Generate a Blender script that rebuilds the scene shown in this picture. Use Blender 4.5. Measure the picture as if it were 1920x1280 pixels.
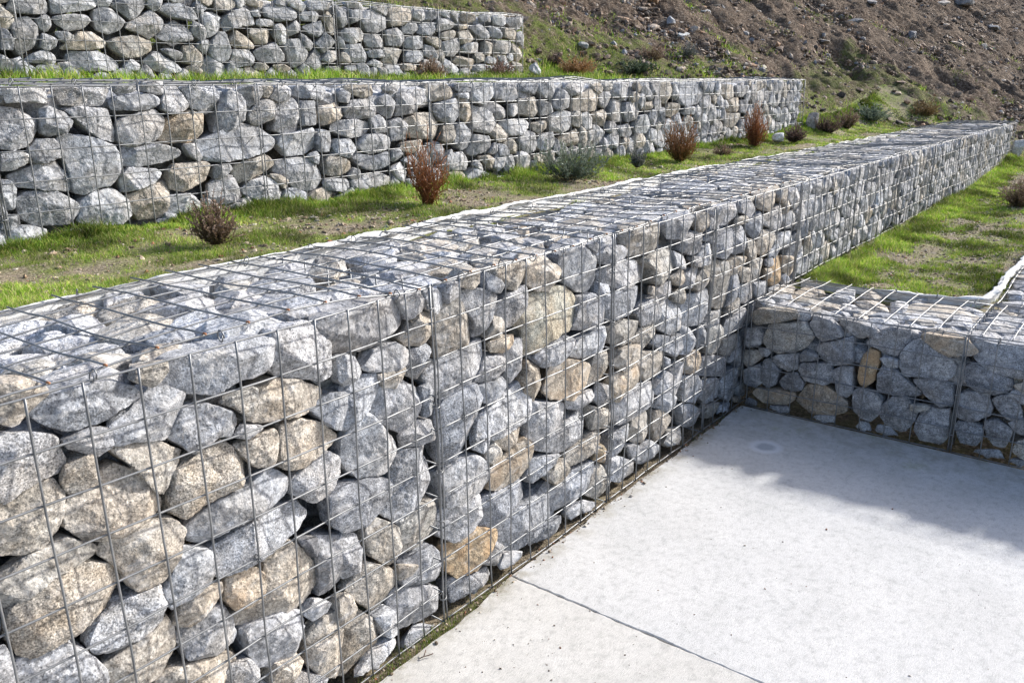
# Gabion terraces on a hillside: camera, sky and sun first, then ground, walls, rocks, plants.
import bpy, bmesh, math, random
import numpy as np
from mathutils import Vector, Matrix

for o in list(bpy.data.objects):
    bpy.data.objects.remove(o, do_unlink=True)
SC = bpy.context.scene
COL = SC.collection
random.seed(7)
RNG = np.random.default_rng(7)

# ---------------------------------------------------------------- camera
CAM = np.array([-1.5110, -1.4337, 1.4904])
YAW, PIT, ROL, FPX = 0.6607, 0.3006, -0.0117, 1555.0551      # focal length in pixels of a 1920 px wide frame
fw = np.array([math.cos(YAW)*math.cos(PIT), math.sin(YAW)*math.cos(PIT), -math.sin(PIT)])
rt = np.cross(fw, [0, 0, 1.0]); rt /= np.linalg.norm(rt); up = np.cross(rt, fw)
R2 = rt*math.cos(ROL)+up*math.sin(ROL); U2 = -rt*math.sin(ROL)+up*math.cos(ROL)
cd = bpy.data.cameras.new('camera'); cam = bpy.data.objects.new('camera', cd); COL.objects.link(cam)
cd.sensor_width = 36.0; cd.lens = FPX*36/1920; cd.clip_end = 400; cd.clip_start = 0.02
M = Matrix(((R2[0], U2[0], -fw[0], CAM[0]), (R2[1], U2[1], -fw[1], CAM[1]), (R2[2], U2[2], -fw[2], CAM[2]), (0, 0, 0, 1)))
cam.matrix_world = M
SC.camera = cam

def proj(P):
    d = np.asarray(P, float)-CAM
    z = d@fw
    return 960+FPX*(d@R2)/z, 640-FPX*(d@U2)/z, z

# ---------------------------------------------------------------- light
SUN = np.array([1.54, -0.68, 1.0]); SUN /= np.linalg.norm(SUN)
elev = math.asin(SUN[2]); azim = math.atan2(SUN[0], SUN[1])     # azimuth clockwise from +Y
w = bpy.data.worlds.new('World'); SC.world = w; w.use_nodes = True
nt = w.node_tree; bg = nt.nodes['Background']
sky = nt.nodes.new('ShaderNodeTexSky'); sky.sky_type = 'NISHITA'; sky.sun_disc = False
sky.sun_elevation = elev; sky.sun_rotation = azim; sky.air_density = 0.8; sky.dust_density = 2.2; sky.ozone_density = 1.0
nt.links.new(sky.outputs[0], bg.inputs[0]); bg.inputs[1].default_value = 0.15
sl = bpy.data.lights.new('sun', 'SUN'); sl.energy = 4.0; sl.angle = math.radians(3.0); sl.color = (1.0, 0.97, 0.93)
so = bpy.data.objects.new('sun', sl); COL.objects.link(so)
so.rotation_euler = Vector(SUN).to_track_quat('Z', 'Y').to_euler()
so.location = (6, -4, 8)
SC.view_settings.view_transform = 'Standard'; SC.view_settings.look = 'None'
SC.view_settings.exposure = 0.86; SC.view_settings.gamma = 1.0

# ---------------------------------------------------------------- noise and mesh helpers
_T = np.random.default_rng(99).random(1 << 16).astype(np.float32)
def _h(i, j, k):
    return _T[((i*73856093) ^ (j*19349663) ^ (k*83492791)) & 65535]
def vnoise(x, y, z):
    xi = np.floor(x).astype(np.int64); yi = np.floor(y).astype(np.int64); zi = np.floor(z).astype(np.int64)
    a = x-xi; b = y-yi; c = z-zi
    a = a*a*(3-2*a); b = b*b*(3-2*b); c = c*c*(3-2*c)
    def l(p, q, t): return p+(q-p)*t
    r = l(l(l(_h(xi, yi, zi), _h(xi+1, yi, zi), a), l(_h(xi, yi+1, zi), _h(xi+1, yi+1, zi), a), b),
          l(l(_h(xi, yi, zi+1), _h(xi+1, yi, zi+1), a), l(_h(xi, yi+1, zi+1), _h(xi+1, yi+1, zi+1), a), b), c)
    return r*2-1
def fbm(x, y, z, f, octv=3, g=0.5):
    s = 0; amp = 1
    for o in range(octv):
        s = s+amp*vnoise(x*f+o*17.3, y*f+o*5.1, z*f+o*9.7); f *= 2.1; amp *= g
    return s
def fbm2(x, y, f, octv=3, g=0.5):
    return fbm(np.asarray(x, float), np.asarray(y, float), np.zeros_like(np.asarray(x, float)), f, octv, g)

def mesh_from(name, V, F, smooth=True, mat=None, col=None, vary=None):
    """F: list of int arrays, each (n,k); col: per-vertex RGBA."""
    me = bpy.data.meshes.new(name)
    V = np.asarray(V, np.float32)
    if not isinstance(F, list): F = [F]
    F = [np.asarray(f, np.int32) for f in F if len(f)]
    loops = np.concatenate([f.ravel() for f in F]); tot = np.concatenate([np.full(len(f), f.shape[1], np.int32) for f in F])
    start = np.concatenate([[0], np.cumsum(tot)[:-1]]).astype(np.int32)
    me.vertices.add(len(V)); me.vertices.foreach_set('co', V.ravel())
    me.loops.add(len(loops)); me.loops.foreach_set('vertex_index', loops)
    me.polygons.add(len(tot)); me.polygons.foreach_set('loop_start', start); me.polygons.foreach_set('loop_total', tot)
    me.update(calc_edges=True)
    me.polygons.foreach_set('use_smooth', np.full(len(tot), smooth))
    if col is not None:
        a = me.color_attributes.new('tint', 'FLOAT_COLOR', 'POINT')
        a.data.foreach_set('color', np.asarray(col, np.float32).ravel())
    if vary is not None:
        a = me.attributes.new('vary', 'FLOAT', 'POINT'); a.data.foreach_set('value', np.asarray(vary, np.float32))
    me.validate()
    if mat: me.materials.append(mat)
    return me
def link(name, me, parent=None, loc=None):
    o = bpy.data.objects.new(name, me); COL.objects.link(o)
    if parent: o.parent = parent
    if loc is not None: o.location = loc
    return o
def tag(o, label=None, cat=None, group=None, kind=None):
    if label: o['label'] = label
    if cat: o['category'] = cat
    if group: o['group'] = group
    if kind: o['kind'] = kind
    return o
def empty(name, loc, label, cat, group=None):
    o = bpy.data.objects.new(name, None); COL.objects.link(o); o.location = loc; o.empty_display_size = .1
    return tag(o, label, cat, group)

def tubes(paths, rad, sides=6):
    """paths: list of (n,3) arrays -> joined tube mesh arrays"""
    VV, FF = [], []; base = 0
    cap = []
    for P in paths:
        P = np.asarray(P, float); n = len(P)
        t = np.gradient(P, axis=0); t /= np.linalg.norm(t, axis=1)[:, None]+1e-9
        ref = np.array([0.31, 0.53, 0.79]); ref = ref/np.linalg.norm(ref)
        a = np.cross(t, ref); a /= np.linalg.norm(a, axis=1)[:, None]; b = np.cross(t, a)
        r = rad if np.isscalar(rad) else rad
        ang = np.arange(sides)*2*math.pi/sides
        V = P[:, None, :]+r*(np.cos(ang)[None, :, None]*a[:, None, :]+np.sin(ang)[None, :, None]*b[:, None, :])
        VV.append(V.reshape(-1, 3))
        i = np.arange(n-1)[:, None]*sides; j = np.arange(sides)[None, :]; jn = (j+1) % sides
        q = np.stack([i+j, i+jn, i+sides+jn, i+sides+j], -1).reshape(-1, 4)+base
        FF.append(q)
        cap.append(np.arange(sides)[::-1]+base); cap.append(np.arange(sides)+base+(n-1)*sides)
        base += n*sides
    return np.concatenate(VV), [np.concatenate(FF), np.array(cap)]

# ---------------------------------------------------------------- materials
def newmat(name):
    m = bpy.data.materials.new(name); m.use_nodes = True
    nt = m.node_tree; b = nt.nodes['Principled BSDF']
    return m, nt, b
def N(nt, t, **k):
    n = nt.nodes.new(t)
    for a, v in k.items():
        if a.startswith('i_'): n.inputs[a[2:].replace('_', ' ')].default_value = v
        else: setattr(n, a, v)
    return n
def noise(nt, co, scale, detail=3, rough=.55):
    n = N(nt, 'ShaderNodeTexNoise'); n.inputs['Scale'].default_value = scale
    n.inputs['Detail'].default_value = detail; n.inputs['Roughness'].default_value = rough
    nt.links.new(co, n.inputs['Vector']); return n.outputs['Fac']
def ramp(nt, fac, stops, interp='LINEAR'):
    r = N(nt, 'ShaderNodeValToRGB'); e = r.color_ramp.elements; r.color_ramp.interpolation = interp
    while len(e) < len(stops): e.new(.5)
    for x, (p, c) in zip(e, stops):
        x.position = p; x.color = (c, c, c, 1) if np.isscalar(c) else (*c, 1)
    nt.links.new(fac, r.inputs[0]); return r.outputs[0]
def mix(nt, fac, a, b, mode='MIX'):
    m = N(nt, 'ShaderNodeMix', data_type='RGBA', blend_type=mode)
    for s, v in ((0, fac), (6, a), (7, b)):
        if hasattr(v, 'links') or hasattr(v, 'is_linked'): nt.links.new(v, m.inputs[s])
        elif s == 0: m.inputs[0].default_value = v
        else: m.inputs[s].default_value = (*v, 1)
    return m.outputs[2]
def math_(nt, op, a, b=None):
    m = N(nt, 'ShaderNodeMath', operation=op)
    for i, v in enumerate((a, b)):
        if v is None: continue
        if hasattr(v, 'is_linked'): nt.links.new(v, m.inputs[i])
        else: m.inputs[i].default_value = v
    return m.outputs[0]
def bump(nt, b, h, strength, dist, prev=None):
    n = N(nt, 'ShaderNodeBump'); n.inputs['Strength'].default_value = strength; n.inputs['Distance'].default_value = dist
    nt.links.new(h, n.inputs['Height'])
    if prev is not None: nt.links.new(prev, n.inputs['Normal'])
    nt.links.new(n.outputs[0], b.inputs['Normal']); return n.outputs[0]

def rock_material():
    m, nt, b = newmat('granite')
    geo = N(nt, 'ShaderNodeNewGeometry'); co = geo.outputs['Position']
    at = N(nt, 'ShaderNodeAttribute', attribute_name='tint')
    tint, stain = at.outputs['Color'], at.outputs['Alpha']
    va = N(nt, 'ShaderNodeAttribute', attribute_name='vary').outputs['Fac']      # every rock its own mineral mix
    big = ramp(nt, noise(nt, co, 12, 5, .62), [(.3, .62), (.5, .95), (.7, 1.22)])
    mid = ramp(nt, noise(nt, co, 46, 5, .7), [(.36, .62), (.5, .98), (.64, 1.38)])
    grain = ramp(nt, noise(nt, co, 270, 2, .6), [(.36, .30), (.46, .88), (.54, 1.15), (.64, 1.85)])
    vor = N(nt, 'ShaderNodeTexVoronoi'); vor.inputs['Scale'].default_value = 330; nt.links.new(co, vor.inputs['Vector'])
    mica = ramp(nt, vor.outputs['Color'], [(.16, .30), (.30, 1.0), (.78, 1.0), (.92, 1.5)])
    c = mix(nt, 1.0, tint, big, 'MULTIPLY'); c = mix(nt, .85, c, mid, 'MULTIPLY')
    grain2 = ramp(nt, noise(nt, co, 125, 4, .7), [(.38, .45), (.5, 1.0), (.62, 1.55)])
    gsel = ramp(nt, va, [(.30, 0.0), (.75, 1.0)])
    grain = mix(nt, gsel, grain, grain2)
    gamt = ramp(nt, va, [(0, .80), (.35, .55), (.7, .85), (1, .5)])
    c = mix(nt, gamt, c, grain, 'MULTIPLY'); c = mix(nt, gamt, c, mica, 'MULTIPLY')
    # pale quartz streaks
    st = N(nt, 'ShaderNodeMapping'); st.inputs['Scale'].default_value = (1, 1, 3.2); st.inputs['Rotation'].default_value = (.5, .7, .3)
    nt.links.new(co, st.inputs['Vector'])
    vein = math_(nt, 'MULTIPLY', ramp(nt, noise(nt, st.outputs[0], 10, 5, .65), [(.55, 0.0), (.68, .75)]), ramp(nt, va, [(0, .2), (.5, 1.0), (.8, .3), (1, .9)]))
    c = mix(nt, vein, c, (.62, .61, .60))
    wsel = ramp(nt, va, [(.1, .75), (.3, .15), (.55, .55), (.8, .1), (1, .7)])
    wth = math_(nt, 'MULTIPLY', ramp(nt, noise(nt, co, 7.5, 5, .62), [(.46, 0.0), (.60, 1.0)]), wsel)
    c = mix(nt, wth, c, mix(nt, 1.0, c, (1.04, .95, .83), 'MULTIPLY'))
    rust = ramp(nt, noise(nt, co, 15, 4, .6), [(.44, 0.0), (.60, 1.0)])
    rf = math_(nt, 'MULTIPLY', rust, stain)
    rc = mix(nt, grain, (.24, .135, .06), (.44, .29, .16))
    c = mix(nt, rf, c, rc)
    nt.links.new(c, b.inputs['Base Color'])
    b.inputs['Roughness'].default_value = .82; b.inputs['Specular IOR Level'].default_value = .35
    n1 = bump(nt, b, noise(nt, co, 34, 6, .72), .65, .0065)
    bump(nt, b, noise(nt, co, 230, 2, .6), .5, .0020, n1)
    return m
def wire_material():
    m, nt, b = newmat('galvanised_wire')
    co = N(nt, 'ShaderNodeNewGeometry').outputs['Position']
    n = noise(nt, co, 22, 4, .6)
    c = ramp(nt, n, [(.3, (.14, .145, .15)), (.55, (.22, .225, .23)), (.75, (.30, .30, .295))])
    ru = ramp(nt, noise(nt, co, 7, 5, .7), [(.66, 0.0), (.74, .75)])
    c = mix(nt, ru, c, (.30, .20, .13))
    nt.links.new(c, b.inputs['Base Color']); b.inputs['Metallic'].default_value = .55
    nt.links.new(ramp(nt, n, [(.3, .55), (.7, .38)]), b.inputs['Roughness'])
    bump(nt, b, noise(nt, co, 300, 2), .3, .0006)
    return m
def rust_material():
    m, nt, b = newmat('rusty_wire_end')
    co = N(nt, 'ShaderNodeNewGeometry').outputs['Position']
    nt.links.new(ramp(nt, noise(nt, co, 300, 3), [(.35, (.20, .07, .03)), (.65, (.42, .20, .09))]), b.inputs['Base Color'])
    b.inputs['Roughness'].default_value = .85
    return m
def fabric_material():
    m, nt, b = newmat('white_geotextile')
    co = N(nt, 'ShaderNodeNewGeometry').outputs['Position']
    c = ramp(nt, noise(nt, co, 14, 5, .65), [(.28, (.36, .33, .29)), (.45, (.66, .65, .62)), (.7, (.78, .78, .77))])
    nt.links.new(c, b.inputs['Base Color']); b.inputs['Roughness'].default_value = .95
    n1 = bump(nt, b, noise(nt, co, 60, 4, .6), .6, .006)
    bump(nt, b, noise(nt, co, 900, 2), .4, .001, n1)
    return m
def soil_material(name, hill=False):
    m, nt, b = newmat(name)
    co = N(nt, 'ShaderNodeNewGeometry').outputs['Position']
    at = N(nt, 'ShaderNodeAttribute', attribute_name='tint')      # red channel: how mossy this spot is
    fine = noise(nt, co, 120 if not hill else 34, 5, .7)
    if hill:
        base = ramp(nt, fine, [(.35, (.04, .028, .019)), (.47, (.11, .075, .052)), (.56, (.20, .15, .11)), (.66, (.40, .33, .26))])
        dry = ramp(nt, noise(nt, co, 1.1, 5, .65), [(.40, 0.0), (.66, .75)])
        base = mix(nt, dry, base, ramp(nt, fine, [(.3, (.13, .095, .07)), (.7, (.30, .24, .18))]))
    else:
        base = ramp(nt, fine, [(.30, (.055, .042, .028)), (.44, (.155, .125, .085)), (.56, (.27, .225, .165)), (.70, (.46, .40, .31))])
        straw = ramp(nt, noise(nt, co, 26, 4, .7), [(.5, 0.0), (.68, .55)])
        base = mix(nt, straw, base, (.33, .28, .17))
    sp = N(nt, 'ShaderNodeSeparateColor'); nt.links.new(at.outputs['Color'], sp.inputs[0])
    mossc = ramp(nt, noise(nt, co, 75, 4, .7), [(.3, (.05, .07, .014)), (.5, (.14, .19, .03)), (.7, (.27, .30, .07))])
    patch = ramp(nt, noise(nt, co, 9, 5, .7), [(.36, 0.0), (.58, 1.0)])
    mf = math_(nt, 'MULTIPLY', patch, sp.outputs[0])
    c = mix(nt, mf, base, mossc)
    nt.links.new(c, b.inputs['Base Color']); b.inputs['Roughness'].default_value = .95; b.inputs['Specular IOR Level'].default_value = .15
    n1 = bump(nt, b, noise(nt, co, 22 if not hill else 9, 6, .72), .9, .02 if not hill else .12)
    bump(nt, b, noise(nt, co, 170 if not hill else 60, 3, .7), .9, .005 if not hill else .03, n1)
    return m
def concrete_material(name, warm):
    m, nt, b = newmat(name)
    co = N(nt, 'ShaderNodeNewGeometry').outputs['Position']
    lo, hi = ((.46, .448, .42), (.54, .528, .502)) if warm else ((.465, .463, .454), (.55, .546, .536))
    c = ramp(nt, noise(nt, co, 2.6, 6, .62), [(.32, lo), (.66, hi)])
    mot = ramp(nt, noise(nt, co, 34, 5, .7), [(.30, .72), (.50, 1.0), (.7, 1.07)])
    c = mix(nt, .85, c, mot, 'MULTIPLY')
    # brushed trowel marks
    mp = N(nt, 'ShaderNodeMapping'); mp.inputs['Rotation'].default_value = (0, 0, .75); mp.inputs['Scale'].default_value = (1, 5.5, 1)
    nt.links.new(co, mp.inputs['Vector'])
    br = ramp(nt, noise(nt, mp.outputs[0], 46, 5, .78), [(.36, .78), (.52, 1.0), (.70, 1.05)])
    speck = ramp(nt, noise(nt, co, 190, 3, .7), [(.30, .62), (.42, 1.0)])
    br = mix(nt, .8, br, speck, 'MULTIPLY')
    wash = ramp(nt, noise(nt, co, .9, 4, .55), [(.38, (.93, .92, .90)), (.62, (1.0, 1.0, 1.0))])
    br = mix(nt, 1.0, br, wash, 'MULTIPLY')
    c = mix(nt, .7, c, br, 'MULTIPLY')
    # pores
    v = N(nt, 'ShaderNodeTexVoronoi'); v.inputs['Scale'].default_value = 95; nt.links.new(co, v.inputs['Vector'])
    pore = ramp(nt, v.outputs['Distance'], [(.08, .35), (.16, 1.0)])
    sel = ramp(nt, noise(nt, co, 21, 3, .6), [(.52, 0.0), (.60, .9)])
    c = mix(nt, sel, c, mix(nt, 1.0, c, pore, 'MULTIPLY'))
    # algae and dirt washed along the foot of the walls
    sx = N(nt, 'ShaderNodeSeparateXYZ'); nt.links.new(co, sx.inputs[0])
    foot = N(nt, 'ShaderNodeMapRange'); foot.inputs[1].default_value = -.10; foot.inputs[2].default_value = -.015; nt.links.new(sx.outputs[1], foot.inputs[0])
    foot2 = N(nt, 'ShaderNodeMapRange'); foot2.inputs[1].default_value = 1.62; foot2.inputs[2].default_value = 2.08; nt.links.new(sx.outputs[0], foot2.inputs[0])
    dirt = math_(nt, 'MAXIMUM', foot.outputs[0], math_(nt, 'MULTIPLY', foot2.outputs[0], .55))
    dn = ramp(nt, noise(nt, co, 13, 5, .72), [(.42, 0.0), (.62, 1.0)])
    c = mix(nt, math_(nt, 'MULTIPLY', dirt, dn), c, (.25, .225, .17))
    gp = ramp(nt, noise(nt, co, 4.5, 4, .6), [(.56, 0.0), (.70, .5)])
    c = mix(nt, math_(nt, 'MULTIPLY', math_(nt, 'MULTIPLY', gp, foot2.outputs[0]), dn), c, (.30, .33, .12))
    if not warm:   # dried round splash on the slab by the corner
        cc = N(nt, 'ShaderNodeVectorMath', operation='DISTANCE'); nt.links.new(co, cc.inputs[0]); cc.inputs[1].default_value = SPLASH
        wob = math_(nt, 'ADD', cc.outputs['Value'], math_(nt, 'MULTIPLY', noise(nt, co, 40, 3), .02))
        ring = ramp(nt, wob, [(.038, (.33, .35, .38)), (.058, (.58, .59, .61)), (.08, (.60, .61, .63))])
        rm = ramp(nt, wob, [(.064, .85), (.090, 0.0)])
        c = mix(nt, rm, c, ring)
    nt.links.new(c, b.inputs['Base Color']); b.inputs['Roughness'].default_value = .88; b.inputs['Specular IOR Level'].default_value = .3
    n1 = bump(nt, b, noise(nt, mp.outputs[0], 60, 5, .75), .6, .0028)
    bump(nt, b, pore, .5, .0015, n1)
    return m
def leaf_material(name, trans=.3):
    m, nt, b = newmat(name)
    at = N(nt, 'ShaderNodeAttribute', attribute_name='tint')
    co = N(nt, 'ShaderNodeNewGeometry').outputs['Position']
    c = mix(nt, .5, at.outputs['Color'], ramp(nt, noise(nt, co, 30, 2), [(.3, .7), (.7, 1.25)]), 'MULTIPLY')
    nt.links.new(c, b.inputs['Base Color']); b.inputs['Roughness'].default_value = .6; b.inputs['Specular IOR Level'].default_value = .25
    t = N(nt, 'ShaderNodeBsdfTranslucent'); nt.links.new(c, t.inputs[0])
    ms = N(nt, 'ShaderNodeMixShader'); ms.inputs[0].default_value = trans
    out = nt.nodes['Material Output']
    nt.links.new(b.outputs[0], ms.inputs[1]); nt.links.new(t.outputs[0], ms.inputs[2]); nt.links.new(ms.outputs[0], out.inputs[0])
    return m
SPLASH = (1.713, -.293, 0.0)
M_ROCK = rock_material(); M_WIRE = wire_material(); M_RUST = rust_material(); M_FAB = fabric_material()
M_SOIL = soil_material('terrace_soil'); M_HILL = soil_material('hill_soil', True)
M_CON1 = concrete_material('concrete_near', True); M_CON2 = concrete_material('concrete_far', False)
M_GRASS = leaf_material('grass_blades', .35); M_LEAF = leaf_material('shrub_leaves', .2)
# ---------------------------------------------------------------- ground
def hill_h(x, y):
    """height of the excavated hillside that the walls run into"""
    d = (x-9.9)*.51+y*.86; t = (x-9.9)*-.86+y*.51
    tt = np.clip(t, -6, 9)
    z = .66+.142*tt+.56*d
    z = z+.08*(np.clip(d, -1, .6)-.6)**2
    z = z+.10*fbm2(x, y, .45, 3)+.05*fbm2(x, y*1.0, 1.7, 3)*np.clip(d+1, 0, 1)
    rill = 1-np.abs(fbm2(t*1.0, d*.35, 1.3, 2))
    z = z-.16*np.clip(rill-.82, 0, 1)*5*np.clip((d-.2)/1.2, 0, 1)*.35
    return z
def pits(x, y, z):
    for px, py, r, dep in PITS:
        d2 = ((x-px)/r)**2+((y-py)/(r*1.1))**2
        z = z-dep*np.exp(-d2*1.2)
    return z
PITS = [(9.85, 1.96, .20, .26), (10.15, 2.14, .22, .24), (9.60, 1.80, .15, .18), (11.35, 1.05, .24, .28), (8.4, 2.1, .3, .12), (12.6, 1.9, .3, .12)]
def terr1_h(x, y):
    """between the front and the middle wall"""
    return .965+.035*np.clip((y-.7)/.8, 0, 1)+.014*fbm2(x, y, 2.2, 3)+.006*fbm2(x, y, 11, 2)
def terr0_h(x, y):
    """right of the low side wall"""
    return .455+.045*np.clip((x-2.7)/5, 0, 1)+.018*fbm2(x, y, 1.8, 3)+.006*fbm2(x, y, 11, 2)+.04*np.clip((x-8)/2, 0, 1)
def terr2_h(x, y):
    return 1.49+.05*np.clip((y-2.1)/1.0, 0, 1)+.015*fbm2(x, y, 2.0, 3)
def smax(a, b, k=.10):
    h = np.clip(.5+.5*(a-b)/k, 0, 1)
    return b*(1-h)+a*h+k*h*(1-h)
def ground_h(x, y):
    """height of the visible ground anywhere right of / between the walls"""
    x = np.asarray(x, float); y = np.asarray(y, float)
    s1 = np.clip((y+.3)/1.1, 0, 1); s1 = s1*s1*(3-2*s1); s2 = np.clip((y-1.4)/1.4, 0, 1); s2 = s2*s2*(3-2*s2)
    t = terr0_h(x, y)*(1-s1)+terr1_h(x, y)*s1; t = t*(1-s2)+terr2_h(x, y)*s2
    return smax(pits(x, y, hill_h(x, y)), t)
BARE = [(-.56, 1.07, .17, .09), (-.36, 1.03, .13, .07), (-.08, .88, .22, .06), (.30, .77, .26, .05), (.55, .93, .16, .08), (1.6, .87, .20, .05), (2.45, .90, .22, .06),
        (3.5, .86, .3, .05), (4.15, -.34, .17, .08), (3.95, -.60, .13, .08), (3.42, -.56, .14, .08), (3.08, -.34, .08, .06), (5.0, -.50, .22, .06), (5.9, 1.0, .3, .06)]
def bare(x, y):
    """worn earth patches in the lawns, ragged outline"""
    v = 0; w_ = .35*fbm2(x, y, 9, 3, .6)
    for bx, by, rx, ry in BARE:
        v = np.maximum(v, np.clip(1.35-np.sqrt(((x-bx)/rx)**2+((y-by)/ry)**2)+w_, 0, 1))
    return v
def moss_at(x, y, zone):
    n = .22*fbm2(x+3, y-2, 1.3, 2)+.75*fbm2(x, y, 3.4, 4, .6)-(.9*bare(x, y) if zone in (0, 1) else 0)
    if zone == 1: return np.clip(.80+n*1.0+np.clip((y-1.25)*2.2, 0, .6), 0, 1)
    if zone == 0: return np.clip(.70+n*.9+np.clip((y+.35)*1.2, 0, .5), 0, 1)
    if zone == 5: return np.clip(n-.35, 0, .5)
    if zone == 2: return np.clip(.85+n*.7, 0, 1)
    d = (x-9.9)*.51+y*.86; t = (x-9.9)*-.86+y*.51
    lim = .70+.09*np.clip(t, -6, 12)
    return np.clip((lim-d)*1.5+n*1.1+.12, 0, .9)
def grid_sheet(name, xs, ys, hf, mat, zone):
    X, Y = np.meshgrid(xs, ys); Z = hf(X, Y)
    V = np.stack([X, Y, Z], -1).reshape(-1, 3); nx = len(xs)
    i = np.arange(len(ys)-1)[:, None]*nx+np.arange(nx-1)[None, :]
    F = np.stack([i, i+1, i+nx+1, i+nx], -1).reshape(-1, 4)
    ms = moss_at(V[:, 0], V[:, 1], zone)
    me = mesh_from(name, V, F, True, mat, np.stack([ms, ms, ms, np.ones_like(ms)], -1))
    return tag(link(name, me), kind='structure')
def h1(x, y):
    a = np.where(y < .70, terr1_h(x, y)-.02*np.clip((.70-y)/.05, 0, 1), smax(hill_h(x, y), terr1_h(x, y)))
    k = np.clip((x-6.4)/.4, 0, 1)
    return a*(1-k)+np.where(y < .70, a, ground_h(x, y))*k
grid_sheet('terrace_ground', np.arange(-2.6, 9.92, .03), np.arange(.67, 1.56, .03), h1, M_SOIL, 1)
grid_sheet('terrace_ground', np.arange(2.745, 9.9, .03), np.arange(-.955, .05, .03), lambda x, y: smax(hill_h(x, y), terr0_h(x, y)), M_SOIL, 0)
grid_sheet('terrace_ground', np.arange(-2.6, 4.62, .04), np.arange(2.10, 3.34, .04), lambda x, y: smax(hill_h(x, y), terr2_h(x, y)), M_SOIL, 2)

def hill_sheet():
    # rows run along the foot of the hill, clipped behind the walls
    ts = np.concatenate([np.arange(-16, -6, .12), np.arange(-6, 10, .042), np.arange(10, 18, .12)])
    ds = np.concatenate([np.arange(-3.2, 6.5, .042), np.arange(6.5, 16, .10)])
    Tt, Dd = np.meshgrid(ts, ds)
    X = 9.9-.86*Tt+.51*Dd; Y = .51*Tt+.86*Dd
    Z = ground_h(X, Y)
    rough = np.clip((Dd-.1)/1.2, .12, 1)
    Z = Z+rough*(.045*fbm2(X, Y, 4.5, 4, .62)+.040*np.abs(fbm2(X, Y, 11, 3, .65)))
    far = (Dd > 6.4) | (Tt < -6) | (Tt > 10)
    V = np.stack([X, Y, Z], -1)
    nx = len(ts)
    # keep only quads outside the walls' own terraces
    def inside(x, y):
        a = (x < 9.80) & (y > -.95) & (y < 1.45)
        a |= (x < 6.80) & (y >= 1.4) & (y < 2.12)
        a |= (x < 4.52) & (y >= 2.1) & (y < 3.75)
        a |= (y <= -.9) & (x < 9.0)
        a |= (x < 2.6) & (y < 3.8)
        return a
    keep = ~inside(X, Y)
    q = keep[:-1, :-1] & keep[1:, :-1] & keep[:-1, 1:] & keep[1:, 1:]
    i = (np.arange(len(ds)-1)[:, None]*nx+np.arange(nx-1)[None, :])[q]
    F = np.stack([i, i+nx, i+nx+1, i+1], -1)
    used = np.unique(F); remap = np.full(V.reshape(-1, 3).shape[0], -1); remap[used] = np.arange(len(used))
    Vv = V.reshape(-1, 3)[used]; F = remap[F]
    ms = moss_at(Vv[:, 0], Vv[:, 1], 3)
    ms = np.where((Vv[:, 0] < 10.6) & (Vv[:, 1] < 2.2) & (Vv[:, 0] > 5), np.maximum(ms, .6), ms)
    me = mesh_from('hillside', Vv, F, True, M_HILL, np.stack([ms, ms, ms, np.ones_like(ms)], -1))
    return tag(link('hillside', me), kind='structure')
hill_sheet()
grid_sheet('yard_ground', np.arange(2.10, 16, .08), np.arange(-9, -1.70, .08), lambda x, y: smax(hill_h(x, y), -.03+.02*fbm2(x, y, 1.5, 3)), M_SOIL, 5)
def far_ground():
    # wide plain sheet below everything, out to the horizon, and the hill's far shoulders
    V = [(-300, -300, -.32), (300, -300, -.32), (300, 300, -.32), (-300, 300, -.32)]
    o = link('ground', mesh_from('ground', V, np.array([[0, 1, 2, 3]]), False, M_HILL, np.array([[.3, .3, .3, 1]]*4)))
    tag(o, kind='structure')
far_ground()

# concrete: two slabs with a rough open joint between them
def slab(name, x0, x1, mat, edgeseed, jointside):
    nx = 160; xs = np.linspace(x0, x1, nx)
    rows = np.array([0, .004, .03, .2, .6, 1.2, 2.5, 5.0])
    ye = -.014-.022*np.clip((.25-xs)*5, 0, 1)-.004*fbm2(xs, xs*0+edgeseed, 6, 4, .65)-.008*np.clip(fbm2(xs, xs*0+edgeseed+4, 17, 2), 0, 1)
    V = []
    for k, r in enumerate(rows):
        y = ye-r if k < 3 else np.full(nx, -.05-r)
        z = np.full(nx, -.010 if k == 0 else 0.0)
        V.append(np.stack([xs, y, z], -1))
    V = np.array(V)                       # rows x nx x 3
    # rough joint edge
    col = 0 if jointside < 0 else nx-1
    for k in range(len(rows)):
        V[k, col, 0] += 0
    # dense joint edge is a separate strip of vertices along y
    V = V.reshape(-1, 3)
    i = np.arange(len(rows)-1)[:, None]*nx+np.arange(nx-1)[None, :]
    F = np.stack([i, i+nx, i+nx+1, i+1], -1).reshape(-1, 4)
    # skirt at the wall side
    b = len(V); sk = V[:nx].copy(); sk[:, 2] = -.16; V = np.concatenate([V, sk])
    j = np.arange(nx-1); F = np.concatenate([F, np.stack([j, j+1, b+j+1, b+j], -1)])
    return V, F
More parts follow.
